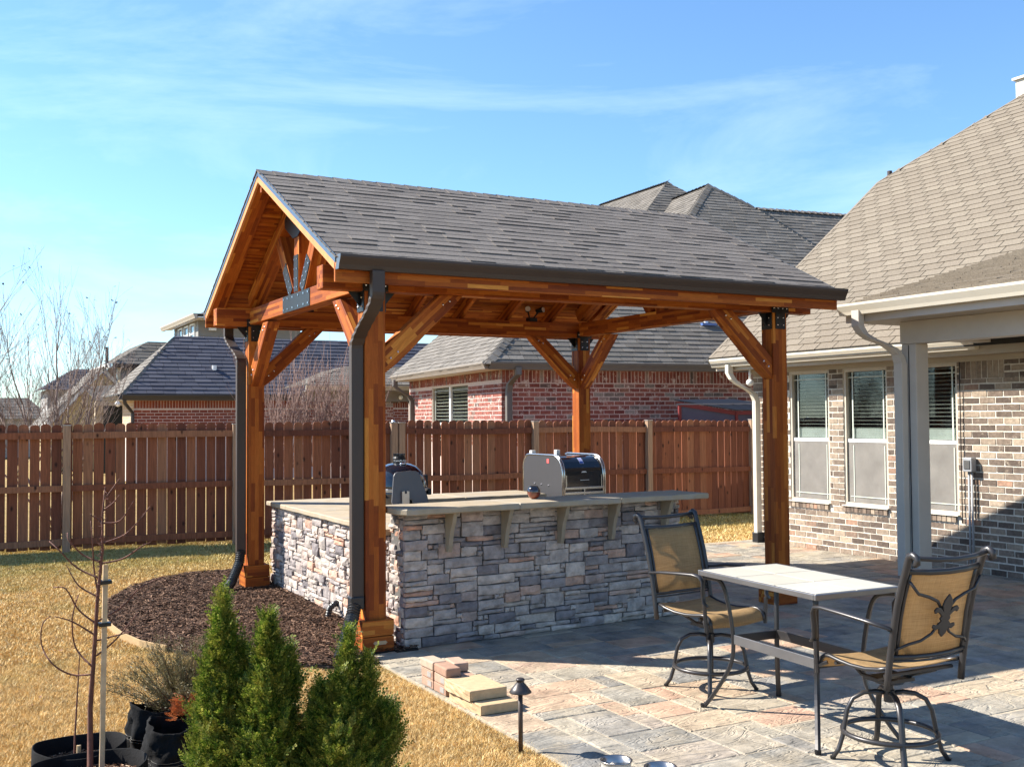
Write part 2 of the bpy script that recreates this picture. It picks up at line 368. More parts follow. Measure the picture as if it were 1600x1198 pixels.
# mulch bed
bed = [(.02,-.32),(-.35,-.30),(-.75,.12),(-1.15,.66),(-1.42,1.3),(-1.52,2.1),(-1.50,2.75),(-1.36,3.5),(-1.08,4.2),(-.7,4.72),(-.25,4.98),(.25,5.0),(.44,4.7),(.44,-.05),(.26,-.05),(.26,.0),(.02,-.05)]
def inside(px, py, poly):
    r = np.zeros(px.shape, bool); n = len(poly)
    for i in range(n):
        x1, y1 = poly[i]; x2, y2 = poly[(i+1) % n]
        c = ((y1 > py) != (y2 > py)) & (px < (x2-x1)*(py-y1)/((y2-y1) if y2 != y1 else 1e-9)+x1); r ^= c
    return r
rs = np.random.RandomState(5)
m = MB(); m.prism(bed, (0,0,-.02), (1,0,0), (0,1,0), (0,0,1), .029)
mb = struct(m.build('mulch_bed', M_mulchbase))
def mound(x, y): return .012+.012*np.sin(x*7+1)*np.sin(y*5)+.01*np.sin(x*17)*np.sin(y*13+2)
n = 110000; x = rs.uniform(-1.6, .45, n); y = rs.uniform(-.35, 5.05, n); k = inside(x, y, bed); x = x[k]; y = y[k]; n = len(x)
z = np.maximum(mound(x, y), .012)+rs.uniform(-.002, .020, n); an = rs.uniform(0, PI, n); ln = rs.uniform(.008, .028, n); wd = rs.uniform(.002, .005, n); tl = rs.uniform(-.35, .35, n); ro = rs.uniform(-.9, .9, n)
dx, dy, dz = np.cos(an)*np.cos(tl)*ln, np.sin(an)*np.cos(tl)*ln, np.sin(tl)*ln
wx, wy, wz = -np.sin(an)*np.cos(ro)*wd, np.cos(an)*np.cos(ro)*wd, np.sin(ro)*wd
c = np.stack([x, y, z], 1); d = np.stack([dx, dy, dz], 1); ww = np.stack([wx, wy, wz], 1); nn = np.array([0, 0, .004])
vv = np.stack([c-d-ww*.6, c+d-ww, c+d*.8+ww, c-d+ww], 1).reshape(-1, 3)
ff = np.arange(4*n).reshape(n, 4)
tag(big_mesh('bark_mulch', vv, ff, M_mulch, nper=4), 'dark brown shredded bark mulch heaped in the curved bed beside the stone counter', 'mulch')
# bent edging board
m = MB(); pts = [(-1.525,2.6),(-1.535,2.1),(-1.50,1.6),(-1.42,1.2),(-1.28,.9)]
for a, b in zip(pts, pts[1:]):
    d = Vector((b[0]-a[0], b[1]-a[1], 0)); l = d.length; d.normalize(); nrm = Vector((d.y, -d.x, 0))
    m.obox(((a[0]+b[0])/2, (a[1]+b[1])/2, .0), d, nrm, (0,0,1), l+.004, .016, .085)
tag(m.build('edging_board', plain('tan_edging_wood', (.40, .27, .13), .8, bump=.2)), 'thin tan edging board curved along the lawn side of the mulch bed', 'garden edging')
# grass blades
def blades(n, x0, x1, y0, y1, hh, ww, keep):
    x = rs.uniform(x0, x1, n); y = rs.uniform(y0, y1, n); k = keep(x, y); x = x[k]; y = y[k]; n = len(x)
    h = rs.uniform(*hh, n); a = rs.uniform(0, 2*PI, n); w_ = rs.uniform(*ww, n); le = rs.uniform(.2, 1.6, n)*h; la = rs.uniform(0, 2*PI, n)
    p = np.stack([x, y, np.full(n, -.028)], 1); s = np.stack([np.cos(a)*w_, np.sin(a)*w_, np.zeros(n)], 1)
    tip = p+np.stack([np.cos(la)*le, np.sin(la)*le, h], 1)
    return np.stack([p-s, p+s, tip], 1).reshape(-1, 3)
def view(x, y, mg=.12):
    dx = x-CAM.x; dy = y-CAM.y; z = dx*fw.x+dy*fw.y; s = dx*rt.x+dy*rt.y
    return (z > 2.5) & (np.abs(s) < z*(.483+mg))
def offpatio(x, y): return ~((x > .03) & (y < 4.28)) & ~inside(x, y, bed)
V1 = blades(1700000, -5, .12, -5, 1.0, (.012, .036), (.0014, .0034), lambda x, y: view(x, y) & offpatio(x+rs.normal(0, .018, len(x)), y) & (rs.rand(len(x)) < 1.05-.08*(y+5)))
V2 = blades(520000, -7, .4, 1.0, 9.0, (.018, .04), (.0035, .0075), lambda x, y: view(x, y) & offpatio(x, y))
V3 = blades(90000, .2, 13, 3.9, 9.2, (.022, .045), (.005, .011), lambda x, y: view(x, y) & offpatio(x, y+rs.normal(0, .02, len(x))) & ~((x > .35) & (x < 3.5) & (y < 3.8)))
ga = np.concatenate([V1, V2, V3]); nb = len(ga)//3
print('grass blades', nb)
tag(big_mesh('grass', ga, np.arange(nb*3).reshape(nb, 3), M_grass), 'short golden dormant grass covering the yard, greener near the fence', 'grass')
nl = 260; lm = MB(); r3 = random.Random(2)
for k in range(nl):
    x = r3.uniform(-4.5, .0); y = r3.uniform(-4, 7.5) if r3.random() < .7 else r3.uniform(6, 8); a = r3.uniform(0, 6.28); s_ = r3.uniform(.010, .024); q = V(x, y, r3.uniform(0, .02)); u_ = V(math.cos(a), math.sin(a), r3.uniform(-.3, .5))*s_; v_ = V(-math.sin(a), math.cos(a), r3.uniform(-.2, .4))*s_*.5
    lm.add([q-u_, q-v_, q+u_, q+v_+V(0,0,.004)], [(0,1,2,3)])
tag(lm.build('fallen_leaves', multi('brown_leaf_litter', [(0, (.10,.05,.025)), (1, (.26,.14,.07))], .8), kind='stuff'), 'small dry brown leaves scattered thinly over the golden lawn', 'leaves')
# ------------------------------------------------------------------ fence
def fence(name, p0, p1, posts, label, zt0, zt1, seed, side=-1):
    rg = random.Random(seed); p0 = Vector(p0); p1 = Vector(p1); d = p1-p0; ln = d.length; d.normalize(); n = Vector((d.y, -d.x, 0))  # n faces the yard
    if n.y > 0: n = -n
    t = thing(name, (p0.x, p0.y, 0), label, 'fence', 'board fences round the yard')
    s = .03; pw = .127
    while s < ln-.05:
        wdt = pw+rg.uniform(-.004, .004); zt = zt0+(zt1-zt0)*s/ln+rg.uniform(-.016, .012); z0 = .03+rg.uniform(-.01, .02); a = rg.uniform(-.004, .004)
        hw = wdt/2; e = .042
        poly = [(-hw, z0), (hw, z0), (hw+a*.5, zt-e), (hw*.82, zt-e*.42), (hw*.5, zt-.006), (0, zt), (-hw*.5, zt-.006), (-hw*.82, zt-e*.42), (-hw+a*.5, zt-e)]
        c = p0+d*(s+hw)-n*(.028+rg.uniform(-.003, .003)); tw = d*math.cos(a*4)+n*math.sin(rg.uniform(-.09, .09))
        m = MB(); m.prism(poly, c, tw, (0,0,1), -n, .016); m.build('picket', M_fence, t)
        s += wdt+rg.choice([.006, .009, .012, .016, .021])
    for z, hgt in ((1.585, .09), (.86, .085), (.13, .085)):
        for a, b in zip(posts, posts[1:]):
            q0 = p0+d*(a+.045); q1 = p0+d*(b-.045); sag = rg.uniform(-.02, .012)
            mm = MB(); k = 4
            for i in range(k+1):
                f = i/k; c = q0.lerp(q1, f); zz = z+(zt0-1.75)+((zt1-zt0)*(a+(b-a)*f)/ln)+sag*4*f*(1-f)
                b0 = len(mm.v)
                mm.v += [tuple(c+n*.0+V(0,0,zz-hgt/2)), tuple(c+n*.038+V(0,0,zz-hgt/2)), tuple(c+n*.038+V(0,0,zz+hgt/2)), tuple(c+V(0,0,zz+hgt/2))]
                if i:
                    for e in range(4): mm.f.append((b0-4+e, b0-4+(e+1) % 4, b0+(e+1) % 4, b0+e)); mm.m.append(0)
            mm.f += [(0,1,2,3), (len(mm.v)-1, len(mm.v)-2, len(mm.v)-3, len(mm.v)-4)]; mm.m += [0, 0]
            mm.build('rail', M_fence, t)
    for a in posts:
        q = p0+d*a+n*.036; m = MB(); m.obox((q.x, q.y, .84+(zt0-1.75)), d, n, (0,0,1), .10, .09, 1.74); m.build('post', M_fpost, t, bevel=.006)
        m = MB(); m.obox((q.x, q.y, 1.716+(zt0-1.75)), d, n, (0,0,1), .112, .102, .012); m.build('post_cap', plain('metal_post_cap', (.42,.40,.38), .5, .5), t)
    return t
dl = Vector((-6.2, 1.02-.35, 0)); 
fence('wooden_fence', (3.36, 7.60, 0), (-6.0, 8.62, 0), [.05, 2.42, 4.69, 7.0, 9.3], 'long reddish brown board fence run on the left, behind the mulch bed and young tree', 1.76, 1.74, 3)
fence('wooden_fence', (3.40, 7.60, 0), (12.4, 7.42, 0), [.03, 2.38, 4.63, 6.92, 8.95], 'reddish brown board fence run on the right, behind the grills and stone bar', 1.76, 1.70, 4)
m = MB(); m.tube([(3.30,7.57,0),(3.30,7.57,1.72)], .03, 10); m.ball((3.30,7.57,1.73), .034, 8)
tag(m.build('steel_fence_post', plain('galvanised_post', (.5,.52,.56), .35, .9)), 'grey galvanised steel post at the corner where the two fence runs meet', 'fence post')
# ------------------------------------------------------------------ pavilion
W_ = 3.5209; L_ = 4.1278; PB = .2577; HB = .2468; P_ = .1672; ZB = 2.78; ZT = 2.9616; cB = PB/2
pav = thing('pavilion', (0, 0, 0), 'open timber pavilion with laminated cedar posts and dark shingled gable roof over the stone bar', 'pavilion')
posts = [(cB, cB), (L_+cB, cB), (cB, W_+cB), (L_+cB, W_+cB)]
for k, (x, y) in enumerate(posts):
    member('post', (x, y, .02), (x, y, ZB), P_, P_, M_glp, pav, upv=(0, 1, 0), bevel=.006)
    # base trim: two courses of boards on the four sides
    for z0, z1 in ((.0, .121), (.127, HB)):
        zc = (z0+z1)/2; hh = z1-z0; g = PB/2; th = g-P_/2
        for sx in (-1, 1):
            member('base_trim', (x-g, y+sx*(g-th/2), zc), (x+g, y+sx*(g-th/2), zc), th, hh, M_glu, pav, bevel=.003)
            member('base_trim', (x+sx*(g-th/2), y-g+th+.001, zc), (x+sx*(g-th/2), y+g-th-.001, zc), th, hh, M_glu, pav, bevel=.003)
m = MB(); m.prism([(-.045,-.014),(.045,-.014),(.05,-.005),(.058,0),(.05,.005),(.045,.014),(-.045,.014),(-.058,0)], (.145, -.003, .075), (1,0,0), (0,0,1), (0,1,0), .002); m.build('metal_tag', plain('grey_metal_tag', (.30,.27,.22), .35, .8), pav)
EL = .291; ER = .2823
for y in (cB, W_+cB):
    member('beam', (-EL, y, (ZB+ZT)/2), (L_+PB+ER, y, (ZB+ZT)/2), .1467, ZT-ZB, M_glu, pav, bevel=.006)
# roof numbers
GL = .305; GR = .2987; EO = .294; ZE = 2.98; ZR = 4.07; YC = (W_+PB)/2; SL = (ZR-ZE)/(YC+EO)
XL = -GL; XR = L_+PB+GR
sv = Vector((0, 1, SL)).normalized()
def roofz(y): return ZE+SL*(min(y, 2*YC-y)+EO)      # top of shingles
TH = .055                                           # shingles and deck, measured down
# trusses
for x in (cB, L_+cB):
    member('tie_beam', (x, cB+.075, ZB+.10), (x, W_+cB-.075, ZB+.10), .1467, .165, M_glu, pav, bevel=.006)
    for s in (-1, 1):
        y0 = YC+s*(YC-cB-.02); y1 = YC+s*.01
        member('truss_rafter', (x, y0, roofz(y0)-TH-.095), (x, y1, roofz(y1)-TH-.095), .1467, .14, M_glu, pav, upv=(0, -s*SL*-1, 1), bevel=.005)
        yt = YC+s*.62; zt = roofz(yt)-TH-.17
        member('strut', (x, YC+s*.17, ZB+.19), (x, yt, zt), .14, .15, M_glu, pav, upv=(0, 1, 0), bevel=.004)
    member('king_post', (x, YC, ZB+.18), (x, YC, ZR-TH-.19), .14, .15, M_glu, pav, upv=(0, 1, 0), bevel=.004)
    for sx in ((-1,) if x < 2 else (1,)):
        xp = x+sx*(.1467/2+.003); xs = x+sx*(.07+.003); bl = MB()
        m = MB(); m.obox((xp, YC, ZB+.10), (0,1,0), (0,0,1), (1,0,0), .84, .155, .006)
        for a in (-.38, -.25, -.09, .09, .25, .38):
            for b in (.05, -.05): bl.obox((xp+sx*.005, YC+a, ZB+.10+b), (0,1,0), (0,0,1), (1,0,0), .016, .016, .008)
        for s in (-1, 0, 1):
            d = Vector((0, s*.45, .56)).normalized() if s else Vector((0, 0, 1)); e = Vector((0, d.z, -d.y))
            c = Vector((xs+sx*.001, YC+s*.17, ZB+.20))+d*.16
            if s == 0: c = Vector((xs+sx*.001, YC, ZB+.36))
            m.obox(c, e, d, (1,0,0), .125, .34, .006)
            for q in (-.13, -.05, .04, .13):
                for r_ in (-.035, .035): bl.obox(c+d*q+e*r_+V(sx*.005,0,0), e, d, (1,0,0), .013, .013, .007)
        m.build('truss_plate', M_black, pav); 
        m = MB(); zc = ZR-TH-.30
        m.prism([(-.34,-.10),(-.075,-.24),(.075,-.24),(.34,-.10),(.34,-.02),(0,.155),(-.34,-.02)], (xp, YC, zc), (0,1,0), (0,0,1), (sx,0,0), .006)
        for q in (-.15, -.08, 0, .08, .15):
            for r_ in (-.0, .05): bl.obox((xp+sx*.008, YC+q, zc+r_+(.03 if abs(q) < .1 else 0)-.02), (0,1,0), (0,0,1), (1,0,0), .013, .013, .007)
        m.build('apex_plate', M_black, pav); bl.build('bolt_heads', M_bolt, pav, kind='stuff')
# ridge board and common rafters
member('ridge_board', (XL+.03, YC, ZR-TH-.085), (XR-.03, YC, ZR-TH-.085), .045, .14, M_glu, pav)
xr = [cB+.62*i for i in range(1, 7)]
xr = [x for x in xr if x < L_+cB-.2]
for x in xr+[XL+.098, XR-.098]:
    for s in (-1, 1):
        y0 = YC+s*(YC+EO-.07); y1 = YC+s*.03
        if x < 0 or x > L_+PB: member('fly_rafter', (x, y0, roofz(y0)-TH-.024), (x, y1, roofz(y1)-TH-.024), .14, .042, M_glu, pav, upv=(0, -s*SL*-1, 1)); continue
        member('rafter', (x, y0, roofz(y0)-TH-.07), (x, y1, roofz(y1)-TH-.07), .05, .125, M_glu, pav, upv=(0, -s*SL*-1, 1))
# deck boards under the shingles
nb = 17; tot = (YC+EO-.02)
for s in (-1, 1):
    for i in range(nb):
        f0 = .01+tot*i/nb; f1 = .01+tot*(i+1)/nb-.004; ym = YC+s*(tot+.01-(f0+f1)/2+.0); wdt = (f1-f0)/sv.y
        member('deck_board', (XL+.012, ym, roofz(ym)-.034), (XR-.012, ym, roofz(ym)-.034), wdt, .022, M_deck, pav, upv=(0, s*SL, 1), bevel=.002)
    # barge boards on the gables, fascia on the eaves
    for x in (XL+.013, XR-.013):
        y0 = YC+s*(YC+EO-.01); y1 = YC+s*.005
        member('barge_board', (x, y0, roofz(y0)-TH-.028), (x, y1, roofz(y1)-TH-.028), .024, .062, M_barge, pav, upv=(0, s*SL, 1), bevel=.002)
        m = MB(); xe = x+(-.015 if x < 0 else .015)
        pr = [(y0, roofz(y0)-.058), (y1, roofz(y1)-.058), (y1, roofz(y1)+.004), (y0, roofz(y0)+.004)]
        m.prism(pr, (xe-.0015, 0, 0), (0,1,0), (0,0,1), (1,0,0), .003); m.build('drip_edge', M_edge, pav)
    yf = YC+s*(YC+.262)
    member('fascia', (XL, yf, 2.874), (XR, yf, 2.874), .026, .165, M_glu, pav, bevel=.002)
    # gutter, an open trough
    ya = YC+s*(YC+.277); yb = YC+s*(YC+.387); zt = 2.985; prof = [(ya, zt), (ya, zt-.105), (ya+(yb-ya)*.62, zt-.108), (ya+(yb-ya)*.72, zt-.075), (yb-(yb-ya)*.06, zt-.035), (yb, zt-.02), (yb, zt-.002), (yb-(yb-ya)*.1, zt-.002), (yb-(yb-ya)*.1, zt-.018), (ya+(yb-ya)*.68, zt-.066), (ya+(yb-ya)*.6, zt-.1), (ya+(yb-ya)*.04, zt-.1), (ya+(yb-ya)*.04, zt)]
    m = MB(); m.prism(prof, (XL+.005, 0, 0), (0,1,0), (0,0,1), (1,0,0), XR-XL+.03); g = m.build('gutter', M_bronze, pav)
    for xe in (XL+.002, XR+.033):
        m = MB(); m.prism([prof[0], prof[1], prof[2], prof[3], prof[4], prof[5], prof[6]], (xe, 0, 0), (0,1,0), (0,0,1), (1,0,0), .004)
        m.build('end_cap', M_bronze if xe > 0 or s > 0 else plain('lit_end_cap', (.16,.14,.13), .25, .6), g)  # front left cap in paler metal, sunlight put into its colour
# roof underlay and shingles
m = MB(); e = .012
for s in (-1, 1):
    y0 = YC+s*(YC+EO); m.add([(XL, y0, ZE-.022), (XR, y0, ZE-.022), (XR, YC, ZR-.022), (XL, YC, ZR-.022), (XL, y0, ZE-.012), (XR, y0, ZE-.012), (XR, YC, ZR-.012), (XL, YC, ZR-.012)], [(0,1,2,3),(4,5,6,7),(0,1,5,4),(1,2,6,5),(3,0,4,7)])
rf = m.build('roof_sheathing', M_under, pav)
def shingle_face(poly, udir, vdir, course, wd, rng, thick=(.005, .011), off=0, gap=.003, lift=0.001, regular=None):
    """shingles over a planar polygon; udir runs along the eave, vdir up the slope; returns pieces"""
    o = Vector(poly[0]); u = Vector(udir).normalized(); v = Vector(vdir); v = (v-u*v.dot(u)).normalized(); n = u.cross(v)
    if n.z < 0: n = -n
    P2 = [((Vector(p)-o).dot(u), (Vector(p)-o).dot(v)) for p in poly]; vmax = max(p[1] for p in P2); vmin = min(p[1] for p in P2)
    def span(h):
        xs = []
        for (a, b), (c, d) in zip(P2, P2[1:]+P2[:1]):
            if (b <= h < d) or (d <= h < b): xs.append(a+(c-a)*(h-b)/(d-b))
        return (min(xs), max(xs)) if xs else None
    out = []; h = vmin
    while h < vmax-.01:
        h1 = min(h+course, vmax); s0 = span(h+1e-4); s1 = span(min(h1, vmax-1e-3))
        if s0 and s1:
            x = min(s0[0], s1[0])-rng.uniform(0, wd[1])
            if regular: kk = round((h-vmin)/course); x = math.floor(min(s0[0], s1[0])/regular[0])*regular[0]-regular[0]+(kk*regular[1]) % regular[0]
            while x < max(s0[1], s1[1]):
                w_ = regular[0] if regular else rng.uniform(*wd); a = x; b = x+w_-gap; x += w_
                q = [max(a, s0[0]), min(b, s0[1]), min(b, s1[1]), max(a, s1[0])]
                if q[1]-q[0] < .01 and q[2]-q[3] < .01: continue
                if q[1] < q[0]: q[0] = q[1] = (q[3] if q[0] > q[3] else q[2])
                if q[2] < q[3]: q[2] = q[3] = (q[0] if q[3] > q[0] else q[1])
                t_ = rng.choice(thick) if isinstance(thick, (list,)) else rng.uniform(*thick); j = rng.uniform(-.004, .004); hl = h+j; hu = min(h1+.012, vmax+.003)
                P = lambda a_, b_, c_: o+u*a_+v*b_+n*(c_+lift)
                vs = [P(q[0], hl, t_), P(q[1], hl, t_), P(q[2], hu, .0015), P(q[3], hu, .0015), P(q[0], hl, -.002), P(q[1], hl, -.002), P(q[2], hu, -.002), P(q[3], hu, -.002)]
                out.append((vs, [(0,1,2,3), (4,5,1,0), (5,6,2,1), (7,4,0,3)]))
        h += course
    return out
rg = random.Random(21)
z_ = ZE-.012; y0 = -EO-.012
front = shingle_face([(XL-.01, y0, z_-.006), (XR+.01, y0, z_-.006), (XR+.01, YC, ZR-.012), (XL-.01, YC, ZR-.012)], (1,0,0), (0,1,SL), .122, (.13, .32), rg, [.005, .006, .008, .012])
pieces(front, 'shingle', M_shdark, rf, 300, 'upper_shingles')
back = shingle_face([(XL-.01, 2*YC-y0, z_-.006), (XR+.01, 2*YC-y0, z_-.006), (XR+.01, YC, ZR-.012), (XL-.01, YC, ZR-.012)], (1,0,0), (0,-1,SL), .122, (.11, .34), rg, [.006, .009, .016, .019])
pieces(back, 'rear_shingles', M_shdark, rf, 0, 'rear_shingles')
x = XL-.01
while x < XR:
    x1 = min(x+.145, XR+.012); m = MB(); h0 = .006; h1 = .014
    for s in (-1, 1):
        yy = YC+s*.13; zz = ZR-.012-.13*SL
        m.add([(x, yy, zz+h1), (x1+.02, yy, zz+h0), (x1+.02, YC, ZR-.010+h0), (x, YC, ZR-.010+h1), (x, yy, zz), (x1+.02, yy, zz)], [(0,1,2,3) if s < 0 else (3,2,1,0), (4,5,1,0), (0,3,4)])
    m.build('ridge_cap', M_shdark, rf); x = x1
# knee braces
def brace(o, hd):
    """knee brace cut flush to post and beam, with a gently arched soffit; o: on the post face at height 0, hd: horizontal direction"""
    o = Vector(o); hd = Vector(hd); W = [(0, 2.14), (.10, 2.215), (.22, 2.325), (.36, 2.465), (.50, 2.60), (.60, 2.695), (.68, 2.779), (.48, 2.779), (0, 2.345)]
    a = o+KZ*2.24; b = o+hd*.58+KZ*2.779; x = (b-a).normalized(); ln = (b-a).length; z = (KZ-x*x.dot(KZ)).normalized()
    prof = [((o+hd*p+KZ*q-a).dot(x), (o+hd*p+KZ*q-a).dot(z)) for p, q in W]
    member('knee_brace', a, b, .125, .14, M_glu, pav, upv=(0,0,1), prof=prof, bevel=.005)
    bl = MB(); y = z.cross(x)
    for p, q in ((.05, 2.26), (.11, 2.31), (.50, 2.70), (.56, 2.73)):
        for sd in (-1, 1): bl.ball(o+hd*p+KZ*q+y*(.065*sd), .010, 6)
    bl.build('bolt_heads', M_bolt, pav, kind='stuff')
KZ = Vector((0,0,1))
zl = 2.12
for x, y in posts:
    sx = 1 if x < 2 else -1; sy = 1 if y < 2 else -1
    brace((x+sx*P_/2, y, 0), (sx,0,0)); brace((x, y+sy*P_/2, 0), (0,sy,0))
# black connector plates on the posts
for x, y in posts:
    for sy in (-1, 1):
        yy = y+sy*(P_/2+.004); bl = MB(); m = MB()
        m.box(x-.105, x+.105, min(yy, yy+sy*.006), max(yy, yy+sy*.006), ZB-.005, ZB+.075); m.box(x-.06, x+.06, min(yy, yy+sy*.006), max(yy, yy+sy*.006), ZB-.16, ZB-.005)
        for q in (-.08, -.03, .03, .08): bl.ball((x+q, yy+sy*.008, ZB+.04), .0085, 6)
        for q in (-.035, .035):
            for r_ in (-.05, -.12): bl.ball((x+q, yy+sy*.008, ZB+r_), .0085, 6)
        # stands off the beam face to be flush with the post
        m.build('post_plate', M_black, pav); bl.build('bolt_heads', M_bolt, pav, kind='stuff')
    for sx in (-1, 1):
        xx = x+sx*(P_/2+.004); m = MB(); bl = MB(); m.box(min(xx, xx+sx*.006), max(xx, xx+sx*.006), y-.07, y+.07, ZB-.16, ZB-.002)
        m.prism([(0,0),(.11,0),(0,-.13)], (x+sx*P_/2, y-.004, ZB-.004), (sx,0,0), (0,0,1), (0,1,0), .008)
        for q in (-.04, .04):
            for r_ in (-.05, -.12): bl.ball((xx+sx*.008, y+q, ZB+r_), .0085, 6)
        m.build('post_plate', M_black, pav); bl.build('bolt_heads', M_bolt, pav, kind='stuff')
# downspouts
def downspout(name, xc, yc, xg, yg, zg, zbot, mat, parent, wx=.10, wy=.065, pipe=None, zk=2.45, zk2=2.25):
    """rectangular pipe: outlet under the gutter, two ribbed elbows, long drop"""
    m = MB()
    def ring(c, hx, hy, d=None):
        c = Vector(c); return [c+V(-hx,-hy,0), c+V(hx,-hy,0), c+V(hx,hy,0), c+V(-hx,hy,0)]
    path = [(xg, yg, zg), (xg, yg, zg-.16)]; n = 16
    for i in range(1, n):
        f = i/n; s = f*f*(3-2*f); path.append((xg+(xc-xg)*s, yg+(yc-yg)*s, zg-.16-(zg-.16-zk2)*f))
    path += [(xc, yc, zk2), (xc, yc, zbot)]
    rings = []
    for i, p in enumerate(path):
        k = 1.0 if i in (0, 1, len(path)-1, len(path)-2) else (1.07 if i % 2 else .98)
        rings.append(ring(p, wx/2*k, wy/2*k))
    b = 0
    for i, r_ in enumerate(rings):
        m.v += [tuple(q) for q in r_]
        if i:
            for e in range(4): m.f.append(((i-1)*4+e, (i-1)*4+(e+1) % 4, i*4+(e+1) % 4, i*4+e)); m.m.append(0)
    m.f.append((0,3,2,1)); m.m.append(0)
    o = m.build(name, mat, parent, bevel=.006)
    return o
def corrugated(name, pts, r, parent, mat=None):
    pts = [Vector(p) for p in pts]; seg = []; rr = []
    tot = sum((b-a).length for a, b in zip(pts, pts[1:])); n = int(tot/.011)
    for i in range(n+1):
        s = tot*i/n; k = 0
        while k < len(pts)-2 and s > (pts[k+1]-pts[k]).length: s -= (pts[k+1]-pts[k]).length; k += 1
        seg.append(pts[k].lerp(pts[k+1], min(1, s/(pts[k+1]-pts[k]).length))); rr.append(r*(1.0 if i % 2 else .86))
    m = MB(); m.tube(seg, rr, 14); return m.build(name, mat or M_corr, parent)
yg = -.335
downspout('downspout', -.008, .10, .0, yg, 2.88, .40, M_bronze, pav, zk2=2.33)
m = MB(); m.box(-.070, .040, .055, .145, .33, .43); m.build('pipe_adapter', M_corr, pav, bevel=.01)
corrugated('drain_pipe', [(-.03,.09,.36), (-.06,.05,.29), (-.17,-.09,.12), (-.235,-.17,.03)], .055, pav)
downspout('downspout', -.022, W_+.11, -.04, 2*YC+.335, 2.88, .36, M_bronze, pav, zk2=2.40)
corrugated('drain_pipe', [(-.022,W_+.11,.40), (-.05,W_+.06,.28), (-.16,W_-.06,.10), (-.23,W_-.13,.04)], .052, pav)
# spot lights on the rear beam
def spots(x, y, z, label):
    t = thing('spot_light', (x, y, z), label, 'spotlight', 'twin spotlights on the pavilion beams')
    m = MB(); m.box(x-.055, x+.055, y-.05, y+.05, z, z+.05); m.build('mount_box', M_black, t, bevel=.008)
    for s in (-1, 1):
        a = Vector((x+s*.03, y, z+.05)); b = a+Vector((s*.055, -.05, .09)); h = MB()
        h.tube([a, a.lerp(b, .5), b], [.010, .010, .012], 8); d = Vector((s*.35, -.75, .1)).normalized()
        h.tube([b-d*.05, b-d*.045, b, b+d*.055], [.010, .026, .032, .037], 12); hd = h.build('lamp_head', M_black, t, smooth=False)
        g = MB(); g.tube([b+d*.05, b+d*.057], [.033, .033], 12); g.build('lens', plain('clear_lens', (.75,.72,.7), .1, .2), hd)
spots(.72, W_+cB, ZT+.001, 'black twin spotlight on the rear beam near the left posts')
spots(3.55, W_+cB, ZT+.001, 'black twin spotlight on the rear beam near the right rear post')
# ------------------------------------------------------------------ stone kitchen
kit = thing('stone_kitchen', (.343, 0, 0), 'U shaped outdoor kitchen of grey ledge stone with a raised bar on carved brackets', 'outdoor kitchen')
ang = math.radians(2.4); ku = Vector((math.cos(ang), math.sin(ang), 0)); kn = Vector((math.sin(ang), -math.cos(ang), 0)); KO = Vector((.343, .0, 0)); KZ = Vector((0,0,1))
core = MB()
core.obox(KO+ku*1.37-kn*.145+KZ*.52, ku, -kn, KZ, 2.72, .24, 1.03)      # raised bar wall
core.box(.363, 1.38, .36, 3.74, 0, .845); core.box(1.38, 3.30, 3.10, 3.74, 0, .845)
core.build('core_wall', M_core, kit)
def stone_face(o, u, n, W, H, rg, sizes, uw, uh, dep=.028):
    """ledge stones packed on a wall: each one a rough, pillowed block standing proud"""
    out = []; nw = int(round(W/uw)); nh = int(round(H/uh)); uw = W/nw; uh = H/nh
    for i, j, a, b in pack(nw, nh, sizes, rg):
        x0 = i*uw+.004; x1 = (i+a)*uw-.004; z0 = j*uh+.0035; z1 = (j+b)*uh-.0035; pr = dep+rg.uniform(-.012, .016); sk = rg.uniform(-.006, .006)
        nx = 4 if a > 2 else 3; nz_ = 3; g = []; sd = rg.uniform(0, 99)
        for q in range(nz_+1):
            for p in range(nx+1):
                fx = p/nx; fz = q/nz_; ex = (p in (0, nx)); ez = (q in (0, nz_))
                xx = x0+(x1-x0)*fx; zz = z0+(z1-z0)*fz
                if not ex: xx += rg.uniform(-.006, .006)
                else: xx += rg.uniform(-.003, .002)*(1 if p else -1)
                zz += rg.uniform(-.0035, .0035)
                dd = pr+rg.uniform(-.004, .004)+sk*(fx-.5)*2
                if ex or ez: dd -= rg.uniform(.005, .011)
                g.append(Vector(o)+Vector(u)*xx+KZ*zz+Vector(n)*dd)
        m_ = (nx+1)*(nz_+1); vs = g[:]; fs = []
        for q in range(nz_):
            for p in range(nx): k = q*(nx+1)+p; fs.append((k, k+1, k+nx+2, k+nx+1))
        ringi = [p for p in range(nx+1)]+[q*(nx+1)+nx for q in range(1, nz_+1)]+[nz_*(nx+1)+p for p in range(nx-1, -1, -1)]+[q*(nx+1) for q in range(nz_-1, 0, -1)]
        for k in ringi: vs.append(g[k]-Vector(n)*(((g[k]-Vector(o)).dot(Vector(n)))+.012))
        L2 = len(ringi)
        for k in range(L2): a_, b_ = ringi[k], ringi[(k+1) % L2]; fs.append((b_, a_, m_+k, m_+(k+1) % L2))
        out.append((vs, fs))
    return out
rg = random.Random(44)
sz = [(3,2),(4,2),(5,2),(6,2),(3,1),(4,1),(5,1),(6,1),(4,3),(3,1),(6,1),(4,2),(5,2),(4,1),(5,1),(7,2),(4,2),(3,2)]
st = stone_face(KO-kn*.02, ku, kn, 2.74, 1.035, rg, sz, .050, .0405)
side_hi = stone_face(KO+Vector((.02, .30, 0)), (0,-1,0), (-1,0,0), .28, 1.035, rg, [(3,2),(2,2),(4,2),(3,1),(4,1),(2,1)], .050, .0405)
